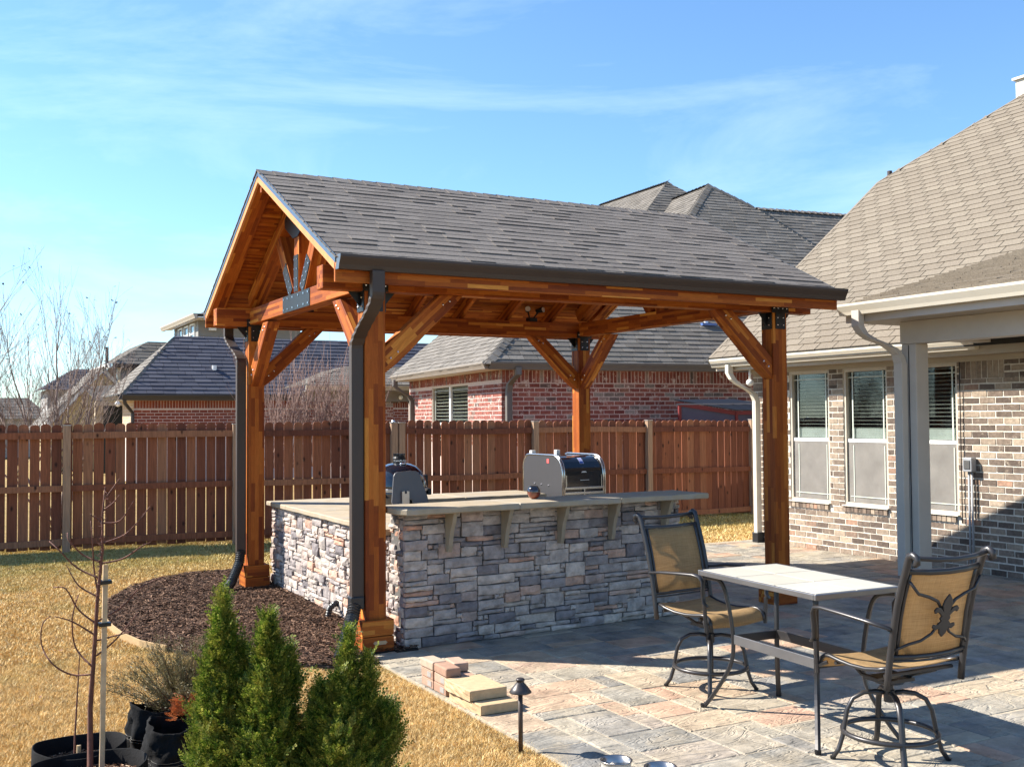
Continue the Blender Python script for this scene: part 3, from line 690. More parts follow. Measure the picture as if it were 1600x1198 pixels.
side = stone_face(KO+Vector((.02, 3.75, 0)), (0,-1,0), (-1,0,0), 3.44, .848, rg, sz, .050, .0405)
right_end = stone_face(KO+ku*2.72-kn*.02, -kn, ku, .36, 1.035, rg, [(3,2),(2,2),(4,2),(3,1)], .050, .0405)
inner = stone_face(Vector((1.40, 3.12, 0)), (1,0,0), (0,-1,0), 1.9, .845, rg, sz, .050, .0405)
pieces(st+side_hi+right_end, 'stone', M_stone, kit, 300, 'small_stones', smooth=False)
pieces(side, 'side_stone', M_stone, kit, 300, 'small_side_stones'); pieces(inner, 'inner_stones', M_stone, kit, 0, 'inner_stones')
def slab(pts, z0, z1, rg, name='countertop_slab', div=.10):
    """cast cap with a slightly rough, hand cut edge"""
    P_s = []
    for a, b in zip(pts, pts[1:]+pts[:1]):
        a = Vector((a[0], a[1], 0)); b = Vector((b[0], b[1], 0)); k = max(1, int((b-a).length/div))
        for i in range(k):
            p = a.lerp(b, i/k); j = .006 if i else .002; P_s.append((p.x+rg.uniform(-j, j), p.y+rg.uniform(-j, j)))
    m = MB(); n = len(P_s); c = (sum(p[0] for p in P_s)/n, sum(p[1] for p in P_s)/n)
    lay = [(z0, .992), (z0+.008, 1.0), (z1-.008, 1.0), (z1, .990)]
    for z, s in lay:
        for p in P_s:
            d = Vector((p[0]-c[0], p[1]-c[1])); d = d*(1-(.008/d.length if s < 1 else 0)); m.v.append((c[0]+d.x, c[1]+d.y, z+rg.uniform(-.0015, .0015)))
    for k in range(3):
        for i in range(n): m.f.append((k*n+i, k*n+(i+1) % n, (k+1)*n+(i+1) % n, (k+1)*n+i)); m.m.append(0)
    m.f.append(tuple(range(n))[::-1]); m.f.append(tuple(range(3*n, 4*n))); m.m += [0, 0]
    return m.build(name, M_cap, kit)
def kp(a, b): p = KO+ku*a+kn*b; return (p.x, p.y)
cuts = [-.13, .92, 1.93, 2.90]
for a, b in zip(cuts, cuts[1:]):
    if a < 0: pl = [kp(a+.05, .225), kp(b-.003, .225), kp(b-.003, -.28), kp(a+.03, -.28), kp(a, .15)]
    else: pl = [kp(a+.003, .225), kp(b-.003, .225), kp(b-.003, -.28), kp(a+.003, -.28)]
    slab(pl, 1.052, 1.10, rg)
for a, b in ((.305, 1.35), (1.35, 2.25), (2.25, 3.09)): slab([(.30, a), (1.42, a), (1.42, b-.004), (.30, b-.004)], .852, .90, rg)
slab([(.30, 3.09), (1.42, 3.09), (1.42, 3.80), (.30, 3.80)], .852, .90, rg)
for a, b in ((1.424, 2.35), (2.354, 3.40)): slab([(a, 3.06), (b, 3.06), (b, 3.80), (a, 3.80)], .852, .90, rg)
for s_ in (.36, .87, 1.415, 1.94, 2.52):
    m = MB(); pr = [(.0, -.315), (.050, -.315), (.066, -.27), (.078, -.20), (.098, -.13), (.128, -.075), (.142, -.03), (.158, 0), (.0, 0)]
    m.prism(pr, KO+ku*(s_-.018)+kn*.03+KZ*1.049, kn, KZ, ku, .036); m.build('bracket', plain('cast_bracket', (.29,.24,.17), .8, bump=.25), kit, bevel=.004)
# elbow of black drain by the side wall
corr = corrugated('drain_elbow', [(.40,1.50,.10), (.30,1.50,.14), (.24,1.49,.10), (.22,1.48,.02)], .028, None); tag(corr, 'small black corrugated drain elbow poking from the side stone wall into the mulch', 'drain pipe')
# ------------------------------------------------------------------ kamado grill
kx, ky = 1.10, 1.95; KB = .902; M_enam = plain('black_gloss_enamel', (.008,.012,.022), .12, 0, var=.05, coat=.8); M_gshelf = plain('grey_folding_shelf', (.085,.083,.09), .45, .1, var=.05)
kam = thing('ceramic_grill', (kx, ky, KB), 'glossy black ceramic egg grill with a folded grey side shelf on the stone counter', 'grill')
m = MB(); m.lathe([(.10,KB),(.19,KB+.02),(.245,KB+.08),(.268,KB+.16),(.27,KB+.20)], kx, ky, 32); m.build('bowl', M_enam, kam, smooth=True)
m = MB(); m.lathe([(.27,KB+.205),(.268,KB+.24),(.258,KB+.30),(.225,KB+.37),(.17,KB+.42),(.11,KB+.445),(.05,KB+.455)], kx, ky, 32); dome = m.build('dome', M_enam, kam, smooth=True)
m = MB(); m.lathe([(.274,KB+.185),(.278,KB+.19),(.278,KB+.212),(.274,KB+.217)], kx, ky, 32, caps=False); m.build('band', plain('steel_band', (.35,.35,.37), .3, .9), kam)
m = MB(); m.lathe([(.062,KB+.452),(.062,KB+.50),(.055,KB+.515),(.055,KB+.53)], kx, ky, 20)
for k in range(8): a = PI*k/4; m.obox((kx+.04*math.cos(a), ky+.04*math.sin(a), KB+.537), (math.cos(a),math.sin(a),0), (-math.sin(a),math.cos(a),0), (0,0,1), .04, .012, .014)
vent = m.build('top_vent', M_black, kam)
def text(s, size, M, mat, parent, name='lettering', ext=.0008):
    c = bpy.data.curves.new(name, 'FONT'); c.body = s; c.size = size; c.extrude = ext; c.align_x = 'CENTER'; c.align_y = 'CENTER'
    to = bpy.data.objects.new(name, c); COL.objects.link(to); bpy.context.view_layer.update()
    me = bpy.data.meshes.new_from_object(to.evaluated_get(bpy.context.evaluated_depsgraph_get())); bpy.data.objects.remove(to)
    me.materials.clear(); me.materials.append(mat); o = bpy.data.objects.new(name, me); COL.objects.link(o); o.parent = parent
    o.matrix_basis = Matrix.Translation(-wloc(parent)) @ M if parent else M; return o
def frame(o, x, y):
    x = Vector(x).normalized(); y = Vector(y); y = (y-x*y.dot(x)).normalized(); z = x.cross(y); o = Vector(o)
    return Matrix(((x.x,y.x,z.x,o.x),(x.y,y.y,z.y,o.y),(x.z,y.z,z.z,o.z),(0,0,0,1)))
text('Kamado Joe', .026, frame((kx-.015, ky-.063, KB+.478), (1,-.15,0), (0,0,1)), M_white, kam)
m = MB(); m.ball((kx+.0,ky-.10,KB+.452), .035, 14, .45); m.build('thermometer', plain('chrome', (.8,.8,.82), .08, 1), kam, smooth=True)
sh = [(-.215,.02),(-.225,.06),(-.195,.30),(-.18,.325),(-.155,.335),(-.02,.345),(.04,.34),(.065,.32),(.14,.10),(.165,-.03),(.05,-.03),(-.01,.03),(-.02,.07),(-.10,.085),(-.13,.04),(-.14,.0),(-.19,.0)]
m = MB(); m.prism(sh, (kx+.02, ky-.33, KB+.045), (1,0,0), (0,.12,1), (0,1,0), .02); m.build('side_shelf', M_gshelf, kam, bevel=.004)
m = MB(); m.prism([(-.035,0),(.035,0),(.035,.20),(.012,.205),(.010,.18),(-.010,.18),(-.012,.205),(-.035,.20)], (kx-.075, ky-.352, KB), (1,0,0), (0,0,1), (0,1,0), .018); m.box(kx-.14, kx-.1101, ky-.352, ky-.334, KB, KB+.09)
m.build('shelf_bracket', plain('pale_cast_bracket', (.52,.46,.38), .4, .2), kam, bevel=.002)
m = MB()
for a in range(-2, 3):
    an = math.radians(38+a*7); cx, cy = kx+.275*math.cos(an*.2), ky-.02
m.box(kx+.262, kx+.30, ky-.10, ky+.10, KB+.14, KB+.20); m.box(kx+.25, kx+.295, ky-.03, ky+.03, KB+.20, KB+.33); hin = m.build('hinge', M_black, kam, bevel=.008)
m = MB(); m.tube([(kx+.26,ky-.20,KB+.03),(kx+.34,ky-.21,KB+.035),(kx+.36,ky-.16,KB+.03)], .016, 10); m.build('vent_handle', plain('chrome2', (.75,.75,.78), .12, 1), kam, smooth=True)
m = MB(); m.prism([(-.05,0),(.05,0),(.05,.075),(.035,.085),(.0,.05)], (.60, 1.72, .901), (1,0,0), (0,0,1), (0,1,0), .09)
tag(m.build('shelf_hinge', M_gshelf, bevel=.003), 'small dark grey metal wedge lying on the low counter behind the front downspout', 'bracket')
# ------------------------------------------------------------------ black charcoal grill
gx0, gx1, gy0, gy1 = 3.54, 4.13, 2.94, 3.86
M_steel = plain('brushed_steel', (.62,.60,.57), .24, 1, var=.06); M_gend = plain('grey_painted_end', (.032,.031,.035), .6, .0, var=.06); M_gblk = plain('grill_black_enamel', (.006,.007,.012), .16, 0, var=.05, coat=.6)
gr = thing('charcoal_grill', (gx0, gy0, 0), 'black barrel lid grill with grey end panel and steel trim standing beyond the bar', 'grill')
def arch(y0, y1, zb, zt, rf=.20, rb=.13, n=8):
    p = [(y0, zb), (y0, zt-rf)]
    for i in range(1, n+1): a = PI/2*i/n; p.append((y0+rf*(1-math.cos(a))*1.0, zt-rf+rf*math.sin(a)))
    for i in range(0, n+1): a = PI/2*(1-i/n); p.append((y1-rb*(1-math.cos(a)), zt-rb+rb*math.sin(a)))
    p.append((y1, zb)); return p
ZT2 = 1.33
m = MB(); m.prism(arch(gy0, gy1, .90, ZT2, .22, .15), (gx0+.03, 0, 0), (0,1,0), (0,0,1), (1,0,0), gx1-gx0-.06); lid = m.build('lid', M_gblk, gr, smooth=False, bevel=.004)
for xa in (gx0, gx1-.03):
    m = MB(); m.prism(arch(gy0-.01, gy1+.01, .72, ZT2+.008, .225, .155), (xa, 0, 0), (0,1,0), (0,0,1), (1,0,0), .03); ep = m.build('end_panel', M_gend, gr)
    for r_x in (xa-.002, xa+.022):
        pa = arch(gy0-.012, gy1+.012, .74, ZT2+.011, .225, .155)
        m = MB(); m.tube([(r_x+.005, a, b) for a, b in pa], .011, 6); m.build('rim', M_steel, ep, smooth=True)
bl = MB()
for yy, zz in ((3.25, .98), (3.42, .985), (3.58, .99)): bl.ball((gx0-.002, yy, zz), .011, 6)
bl.build('bolt_heads', M_bolt, gr, kind='stuff')
m = MB(); m.box(gx0+.03, gx1-.03, gy0+.01, gy1-.01, .55, .895); m.build('firebox', M_gblk, gr, bevel=.004)
m = MB(); m.box(gx0+.028, gx1-.02, gy0-.022, gy0-.002, .945, .972); m.box(gx0+.028, gx1-.02, gy0-.022, gy0-.002, .885, .915); m.box((gx0+gx1)/2-.008, (gx0+gx1)/2+.008, gy0-.024, gy0-.004, .56, .95)
m.build('trim_bar', M_steel, gr, bevel=.003)
for xa in (gx0+.045, gx1-.058): m = MB(); m.box(xa, xa+.013, gy0-.016, gy0-.001, .97, ZT2-.22); m.build('side_trim', M_steel, lid)
def rz(y):  # lid front surface height frame
    return y
# stickers on the lid (flat print) follow its curve
def onlid(a, lift=.002):
    rf_ = .22; return Vector((0, gy0+rf_*(1-math.cos(a)), ZT2-rf_+rf_*math.sin(a))), Vector((0, -math.cos(a), math.sin(a)))
def sticker(xc, wdt, a0, a1, mat, name, par):
    m = MB(); k = 5
    for i in range(k+1):
        a = a0+(a1-a0)*i/k; p, n_ = onlid(a); p = p+n_*.003
        m.v += [(xc-wdt/2, p.y, p.z), (xc+wdt/2, p.y, p.z)]
        if i: b = 2*i; m.f.append((b-2, b-1, b+1, b)); m.m.append(0)
    m.build(name, mat, par)
sticker(gx0+.30, .055, .62, 1.08, plain('pale_label', (.50,.58,.85), .4), 'label', lid); sticker(gx0+.30, .047, .65, .80, plain('blue_label', (.02,.08,.45), .4), 'label', lid)
sticker(gx0+.30, .04, .86, 1.02, plain('violet_print', (.35,.38,.78), .4), 'label', lid)
p, n_ = onlid(.34); text('GILBERT', .030, frame((gx0+.31, p.y-.004, 1.075), (1,0,0), (0,0,1)), M_white, lid, 'name_plate')
m = MB(); m.box(gx0+.25, gx0+.37, gy0-.006, gy0-.001, 1.048, 1.053); m.build('name_plate_bar', M_white, lid)
m = MB(); m.prism([(-.038,-.010),(-.016,-.004),(0,-.008),(.016,-.004),(.038,-.010),(.026,.006),(.008,.010),(0,.006),(-.008,.010),(-.026,.006)], (gx0+.305, gy0+.004, 1.145), (1,0,0), (0,0,1), (0,-1,0), .003); m.build('emblem', M_white, lid)
m = MB(); m.box(gx0-.004, gx0-.0015, 3.235, 3.285, 1.245, 1.295); m.build('warning_label', plain('red_label', (.75,.12,.12), .4), gr)
for xa, ya in ((gx0+.01, gy1-.16), (gx0+.36, gy1-.16)): m = MB(); m.box(xa, xa+.055, ya-.03, ya+.03, ZT2-.01, ZT2+.055); m.build('lifting_bracket', M_white, gr, bevel=.004)
m = MB(); m.tube([(gx1-.0, gy0+.12, 1.145), (gx1+.055, gy0+.12, 1.145)], .008, 8); cr = m.build('crank', M_steel, gr); m = MB(); m.ball((gx1+.065, gy0+.12, 1.145), .018, 10); m.build('knob', M_black, cr, smooth=True)
for xa in (gx0+.02, gx1-.06):
    for ya in (gy0+.02, gy1-.06): m = MB(); m.box(xa, xa+.04, ya, ya+.04, 0, .72); m.build('leg', M_black, gr)
m = MB(); m.box(gx0+.02, gx1-.02, gy0+.02, gy1-.02, .18, .20); m.build('shelf', M_black, gr)
# amber jar on the bar
m = MB(); jx, jy = 1.60, .17; m.lathe([(.028,1.102),(.046,1.118),(.057,1.145),(.058,1.168),(.050,1.19),(.040,1.20),(.043,1.207),(.036,1.207),(.034,1.19)], jx, jy, 20)
jm, t_, b_ = newmat('amber_glazed_jar'); gg = t_.nodes.new('ShaderNodeNewGeometry'); spx = t_.nodes.new('ShaderNodeSeparateXYZ'); t_.links.new(gg.outputs['Position'], spx.inputs[0])
nn_ = math_(t_, 'ADD', math_(t_, 'MULTIPLY', math_(t_, 'SUBTRACT', spx.outputs[2], 1.10), 9.5), math_(t_, 'MULTIPLY', noise_(t_, 60, 3), .25))
t_.links.new(ramp(t_, nn_, [(.25, (.25,.05,.012)), (.60, (.13,.022,.014)), (.75, (.012,.006,.008))]), b_.inputs['Base Color']); b_.inputs['Roughness'].default_value = .08; b_.inputs['Coat Weight'].default_value = 1
tag(m.build('jar', jm, smooth=True), 'small round glossy jar, amber below and black above, on the bar top', 'jar')
# ------------------------------------------------------------------ stacked paver samples
M_smp = multi('buff_pink_paver', [(0, (.33,.20,.14)), (.6, (.40,.26,.19)), (1, (.40,.31,.23))], .9, .15, 25, .4, 90, .003)
M_yel = multi('yellow_split_block', [(0, (.42,.30,.17)), (1, (.48,.35,.21))], .9, .14, 25, .5, 70, .003)
def block(nm, x0, x1, y0, y1, z0, z1, mat, label, grp='paving samples stacked at the patio edge', rough=0, rz=0):
    m = MB(); nxs = max(2, int((x1-x0)/.03)); nys = max(2, int((y1-y0)/.03)); r2 = random.Random(int(x0*999+y0*77+z0*5555)); cx, cy = (x0+x1)/2, (y0+y1)/2
    m.box(x0-cx, x1-cx, y0-cy, y1-cy, z0, z1); o = m.build(nm, mat, bevel=.005 if mat == M_yel else .010); o.location = (cx, cy, 0); o.rotation_euler = (0, 0, rz)
    if rough:  # split face on the yard side
        bm = MB(); k = 9; g = []
        for q in range(5):
            for p in range(k+1):
                e = 0 if (p in (0, k)) else r2.uniform(.002, .014); g.append((x0-cx-.002-e, y0-cy+(y1-y0)*p/k, z0+(z1-z0)*q/4))
        bm.add(g, [(q*(k+1)+p, q*(k+1)+p+1, (q+1)*(k+1)+p+1, (q+1)*(k+1)+p) for q in range(4) for p in range(k)])
        s_ = bm.build('split_face', mat, o, local=True)
    return tag(o, label, 'block' if mat == M_yel else 'paver', grp)
bx = .045
for k, (lz, ly) in enumerate((('bottom', 0), ('bottom', 1))): pass
Y0 = -1.02
def hollow(x0, y0, z0, label):
    t = thing('sample_brick', (x0, y0, 0), label, 'brick', 'paving samples stacked at the patio edge')
    m = MB(); m.box(x0, x0+.10, y0-.19, y0, z0, z0+.058); m.build('body', M_smp, t, bevel=.005)
    m = MB(); m.box(x0-.003, x0-.0005, y0-.165, y0-.105, z0+.012, z0+.046); m.build('grey_patch', plain('grey_cement_face', (.30,.28,.26), .9), t)
hollow(bx, Y0, 0, 'buff brick at the bottom of the sample stack, nearest the stone bar'); hollow(bx, Y0-.20, 0, 'buff brick at the bottom of the sample stack, beside the yellow blocks')
hollow(bx-.004, Y0-.004, .061, 'buff brick in the second layer of the sample stack, nearest the stone bar'); hollow(bx+.002, Y0-.205, .061, 'buff brick in the second layer of the sample stack, above the yellow cap')
block('sample_brick', bx+.105, bx+.205, Y0-.20, Y0-.01, 0, .058, M_smp, 'plain pinkish brick on the patio side at the foot of the sample stack')
block('sample_brick', bx+.105, bx+.205, Y0-.40, Y0-.21, 0, .058, M_smp, 'plain pinkish brick at the foot of the stack, patio side next to the yellow blocks')
block('sample_brick', bx+.105, bx+.21, Y0-.20, Y0-.01, .061, .119, M_smp, 'pinkish brick on the patio side in the second layer, nearest the bar')
block('sample_brick', bx+.105, bx+.21, Y0-.40, Y0-.205, .061, .119, M_smp, 'pinkish brick on the patio side in the second layer, nearest the yellow cap')
block('sample_brick', bx-.01, bx+.095, Y0-.20, Y0, .122, .180, M_smp, 'topmost buff brick on the yard side of the stack, nearest the bar', rz=.03)
block('sample_brick', bx-.005, bx+.10, Y0-.415, Y0-.21, .122, .180, M_smp, 'topmost buff brick at the yard side corner facing the camera', rz=-.02)
block('sample_brick', bx+.11, bx+.215, Y0-.31, Y0-.115, .122, .180, M_smp, 'topmost pinkish brick set crooked on the patio side of the stack', rz=-.12)
block('yellow_block', bx-.02, bx+.235, Y0-.79, Y0-.42, .061, .123, M_yel, 'upper yellow split face block, wide slab beside the brick stack', rough=1)
block('yellow_block', bx+.0, bx+.255, Y0-.90, Y0-.45, .0, .058, M_yel, 'lower yellow split face block sticking out under the upper one', rough=1)
# ------------------------------------------------------------------ path light
m = MB(); lx, ly = -.068, -2.62
lt = thing('path_light', (lx, ly, 0), 'dark bronze path light with a small cone shade at the patio edge', 'garden lamp')
m.lathe([(.0125,-.03),(.0125,.33)], lx, ly, 12); m.build('stem', M_bronze, lt, smooth=True)
m = MB(); m.lathe([(.060,.310),(.061,.313),(.045,.335),(.022,.362),(.020,.372),(.024,.374),(.024,.382),(.018,.386)], lx, ly, 24); m.lathe([(.014,.30),(.013,.33)], lx, ly, 12); m.build('lamp_shade', plain('dark_bronze_shade', (.05,.043,.042), .4, .3), lt, smooth=True)
# pet bowls in a stand
bx_, by_ = .135, -3.235
pb = thing('pet_bowl_stand', (bx_, by_, 0), 'two steel pet bowls in a pale stand at the bottom edge of the patio', 'pet bowl')
for k, (xx, yy) in enumerate(((bx_, by_), (bx_+.13, by_-.19))):
    m = MB(); m.lathe([(.082,0),(.074,.05),(.075,.082),(.079,.085)], xx, yy, 32, caps=False); m.build('stand_ring', plain('pale_grey_plastic', (.45,.45,.43), .35), pb, smooth=True)
    m = MB(); m.lathe([(.080,.087),(.082,.090),(.078,.092),(.070,.088),(.064,.05),(.055,.022),(.03,.018),(.001,.018)], xx, yy, 36, caps=False); m.build('bowl', plain('polished_steel_bowl', (.42,.40,.38), .28, 1, var=.02), pb, smooth=True)
M_blue = plain('blue_print', (.04,.10,.5), .4)
for k in range(5):
    a = -2.25+k*.16; m = MB(); m.obox((bx_+.0795*math.cos(a), by_+.0795*math.sin(a), .055), (-math.sin(a),math.cos(a),0), (0,0,1), (math.cos(a),math.sin(a),0), .009, .012, .004); m.build('blue_mark', M_blue, pb)
# ------------------------------------------------------------------ patio table
M_alu = plain('dark_cast_aluminium', (.045,.043,.045), .36, .45, var=.1, sc_=20); M_rim = plain('table_rim', (.20,.20,.21), .32, .7)
TX, TY, TZ, TW, TL = 1.585, -2.955, .84, .615, 1.06
tb = thing('patio_table', (TX, TY, 0), 'rectangular bar height table with pale tiles and four sickle shaped dark legs', 'table', rz=math.radians(-2.8))
def lb(m, name, mat, par, **k): return m.build(name, mat, par, local=True, **k)
m = MB(); e = .02
m.box(-TW/2, TW/2, -TL/2, -TL/2+e, TZ-.032, TZ); m.box(-TW/2, TW/2, TL/2-e, TL/2, TZ-.032, TZ); m.box(-TW/2, -TW/2+e, -TL/2+e, TL/2-e, TZ-.032, TZ); m.box(TW/2-e, TW/2, -TL/2+e, TL/2-e, TZ-.032, TZ)
lb(m, 'table_frame', M_rim, tb, bevel=.004); m = MB(); m.box(-TW/2+e, TW/2-e, -TL/2+e, TL/2-e, TZ-.0285, TZ-.0115); lb(m, 'backer_panel', M_alu, tb)
M_tile = multi('cream_stone_tile', [(0, (.46,.43,.36)), (1, (.53,.50,.42))], .35, .06, 6, .15, 30, .002)
for i in range(2):
    for j in range(3):
        a = -TW/2+e+.002+i*(TW-2*e)/2; b = -TL/2+e+.002+j*(TL-2*e)/3; m = MB(); m.box(a, a+(TW-2*e)/2-.008, b, b+(TL-2*e)/3-.008, TZ-.011, TZ+.0015); lb(m, 'tile', M_tile, tb, bevel=.0015)
SZ = .43
for sx in (-1, 1):
    for sy in (-1, 1):
        d = Vector((sx*.66, sy*.75, 0)).normalized(); cn = Vector((sx*(TW/2-.025), sy*(TL/2-.03), 0)); sh = cn-d*.175; sh.z = SZ
        P0 = cn-d*.0+KZ*(TZ-.045); pts = []
        ctrl = [P0, P0-d*.10+KZ*-.02, sh+d*.03+KZ*.22, sh+d*.0, sh+d*.02-KZ*.16, cn-d*.06+KZ*.10, cn+d*.015+KZ*.0]
        for i in range(len(ctrl)-1):
            p0 = ctrl[max(i-1, 0)]; p1 = ctrl[i]; p2 = ctrl[i+1]; p3 = ctrl[min(i+2, len(ctrl)-1)]
            for k in range(6):
                f = k/6; pts.append(.5*((2*p1)+(p2-p0)*f+(2*p0-5*p1+4*p2-p3)*f*f+(3*p1-p0-3*p2+p3)*f**3))
        pts.append(ctrl[-1]); m = MB(); m.tube([tuple(p) for p in pts], .015, 6, flat=(1.15, .85)); lg = lb(m, 'leg', M_alu, tb)
        m = MB(); m.lathe([(.017,-.0),(.018,.022)], pts[-1].x, pts[-1].y, 10); lb(m, 'foot', M_black, lg)
hx, hy = TW/2-.025-.66*.175, TL/2-.03-.75*.175
for sx in (-1, 1): m = MB(); m.box(sx*hx-.006, sx*hx+.006, -hy, hy, SZ-.028, SZ+.028); lb(m, 'stretcher', M_rim if sx < 0 else M_alu, tb, bevel=.002)
for sy in (-1, 1): m = MB(); m.box(-hx+.007, hx-.007, sy*hy-.006, sy*hy+.006, SZ-.026, SZ+.026); lb(m, 'stretcher', M_alu, tb, bevel=.002)
# ------------------------------------------------------------------ swivel stools
def slingmat(name, a, b2):
    m, t, b = newmat(name); tcn = t.nodes.new('ShaderNodeTexCoord')
    wv = noise_(t, 1, 3, .6, vec=tcn.outputs['Object'], stretch=(8, 8, 260)); w2 = noise_(t, 1, 2, .6, vec=tcn.outputs['Object'], stretch=(260, 30, 12))
    c = ramp(t, math_(t, 'ADD', math_(t, 'MULTIPLY', wv, .6), math_(t, 'MULTIPLY', w2, .4)), [(.3, a), (.7, b2)]); t.links.new(c, b.inputs['Base Color']); b.inputs['Roughness'].default_value = .8
    tl = t.nodes.new('ShaderNodeBsdfTranslucent'); t.links.new(c, tl.inputs[0]); mx = t.nodes.new('ShaderNodeMixShader'); mx.inputs[0].default_value = .42; o = t.nodes['Material Output']
    tp = t.nodes.new('ShaderNodeBsdfTransparent'); m2 = t.nodes.new('ShaderNodeMixShader')
    vor = t.nodes.new('ShaderNodeTexWhiteNoise'); m2.inputs[0].default_value = .10
    t.links.new(b.outputs[0], mx.inputs[1]); t.links.new(tl.outputs[0], mx.inputs[2]); t.links.new(mx.outputs[0], m2.inputs[1]); t.links.new(tp.outputs[0], m2.inputs[2]); t.links.new(m2.outputs[0], o.inputs[0]); return m
M_sling = slingmat('tan_sling_fabric', (.30, .19, .085), (.54, .37, .18))
def stool(x, y, rz_seat, rz_base, label):
    """bar stool, front of the seat towards local -y"""
    t = thing('swivel_stool', (x, y, 0), label, 'bar stool', 'swivel stools at the tiled table', rz=rz_seat)
    rb = rz_base-rz_seat
    def rot(p): return (p[0]*math.cos(rb)-p[1]*math.sin(rb), p[0]*math.sin(rb)+p[1]*math.cos(rb), p[2])
    for k in range(4):
        a = PI/4+k*PI/2; c, s = math.cos(a), math.sin(a); m = MB()
        pr = [(.02,.345),(.07,.352),(.13,.345),(.185,.315),(.215,.26),(.228,.19),(.240,.12),(.262,.05),(.292,.008)]
        m.tube([rot((r_*c, r_*s, z)) for r_, z in pr], .0145, 6, flat=(1.15,.85)); lg = lb(m, 'leg', M_alu, t, smooth=True)
        m = MB(); q = rot((.292*c, .292*s, 0)); m.lathe([(.014,0),(.016,.014)], q[0], q[1], 8); lb(m, 'foot', M_black, lg)
    m = MB(); m.tube([rot((.236*math.cos(2*PI*i/36), .236*math.sin(2*PI*i/36), .145)) for i in range(36)], .014, 6, closed=True, flat=(1, 1)); lb(m, 'foot_ring', M_alu, t, smooth=True)
    m = MB(); m.lathe([(.028,.30),(.03,.36),(.022,.365),(.022,.40)], 0, 0, 16); m.lathe([(.075,.40),(.078,.405),(.075,.412)], 0, 0, 20); lb(m, 'swivel_hub', M_alu, t)
    # seat: sling with a rolled front edge
    W2 = .232; prof = [(.235,.545),(.17,.525),(.08,.510),(-.02,.508),(-.10,.515),(-.17,.526),(-.205,.524),(-.232,.508),(-.246,.482),(-.250,.455)]
    m = MB()
    for (yy, zz) in prof:
        for i in range(7): f = i/6; m.v.append((-W2+2*W2*f, yy, zz-.014*math.sin(PI*f)))
    for j in range(len(prof)-1):
        for i in range(6): k = j*7+i; m.f.append((k, k+1, k+8, k+7)); m.m.append(0)
    seat = lb(m, 'seat', M_sling, t, smooth=True)
    sm = seat.modifiers.new('thickness', 'SOLIDIFY'); sm.thickness = .004
    for sx in (-1, 1):
        m = MB(); m.tube([(sx*(W2+.006), yy, zz) for yy, zz in prof], .014, 6, flat=(1, .8)); lb(m, 'seat_rail', M_alu, t, smooth=True)
    m = MB(); m.tube([(-W2,.20,.50),(W2,.20,.50)], .011, 6); m.tube([(-W2,-.14,.495),(W2,-.14,.495)], .011, 6); m.tube([(-.12,.20,.495),(-.09,.02,.425),(-.09,-.10,.43),(-.12,-.14,.49)], .011, 6); m.tube([(.12,.20,.495),(.09,.02,.425),(.09,-.10,.43),(.12,-.14,.49)], .011, 6); m.box(-.10,.10,-.08,.08,.412,.428); lb(m, 'seat_support', M_alu, t)
    # back: two uprights, curled top rail, sling panel
    up_ = [(.236,.44),(.246,.52),(.262,.62),(.285,.74),(.312,.86),(.345,.97),(.372,1.045),(.385,1.085)]
    for sx in (-1, 1):
        m = MB(); m.tube([(sx*.255, a, b) for a, b in up_]+[(sx*.257, .395, 1.108), (sx*.258, .420, 1.118), (sx*.258, .442, 1.105), (sx*.258, .445, 1.082), (sx*.258, .425, 1.07)], [.0185]*6+[.0195]*2+[.020,.020,.019,.017,.013], 8, flat=(1, .85)); lb(m, 'back_upright', M_alu, t, smooth=True)
        # arm: from the upright forward, down at the front
        m = MB(); m.tube([(sx*.268,.285,.745),(sx*.29,.15,.765),(sx*.298,-.02,.778),(sx*.298,-.16,.785),(sx*.296,-.215,.778),(sx*.292,-.236,.75),(sx*.288,-.232,.68),(sx*.284,-.236,.615),(sx*.280,-.265,.592)], [.012,.015,.016,.016,.015,.014,.014,.013,.012], 8, flat=(1.35, .7)); lb(m, 'armrest', M_alu, t, smooth=True)
        m = MB(); m.tube([(sx*.278,-.235,.60),(sx*.272,-.235,.50),(sx*.266,-.238,.43)], .013, 6); lb(m, 'arm_post', M_alu, t)
        m = MB(); m.tube([(sx*.266,-.23,.47),(sx*.24,-.19,.49)], .011, 6); lb(m, 'arm_bracket', M_alu, t)
    m = MB(); m.tube([(-.255,.412,1.105),(-.12,.440,1.092),(0,.447,1.088),(.12,.440,1.092),(.255,.412,1.105)], .013, 8); m.tube([(-.252,.368,1.035),(-.12,.390,1.026),(0,.396,1.023),(.12,.390,1.026),(.252,.368,1.035)], .012, 8, flat=(1, 1.3)); lb(m, 'top_rail', M_alu, t, smooth=True)
    m = MB(); m.tube([(-.25,.262,.605),(-.12,.283,.598),(0,.290,.596),(.12,.283,.598),(.25,.262,.605)], .012, 6); m.tube([(-.25,.258,.585),(-.12,.279,.577),(0,.286,.575),(.12,.279,.577),(.25,.258,.585)], .006, 6); lb(m, 'lower_rail', M_alu, t, smooth=True)
    m = MB(); rows = [(.266,.612),(.285,.70),(.302,.80),(.325,.89),(.350,.97),(.370,1.03)]
    for yy, zz in rows:
        for i in range(7): f = i/6; m.v.append((-.215+.43*f, yy+.022*math.sin(PI*f)-.004, zz-.004))
    for j in range(len(rows)-1):
        for i in range(6): k = j*7+i; m.f.append((k, k+1, k+8, k+7)); m.m.append(0)
    bs = lb(m, 'back_sling', M_sling, t, smooth=True); sm = bs.modifiers.new('thickness', 'SOLIDIFY'); sm.thickness = .003
    for sx in (-1, 1): m = MB(); m.tube([(sx*.222, a-.002, b) for a, b in rows], .010, 6); lb(m, 'sling_rail', M_alu, t, smooth=True)
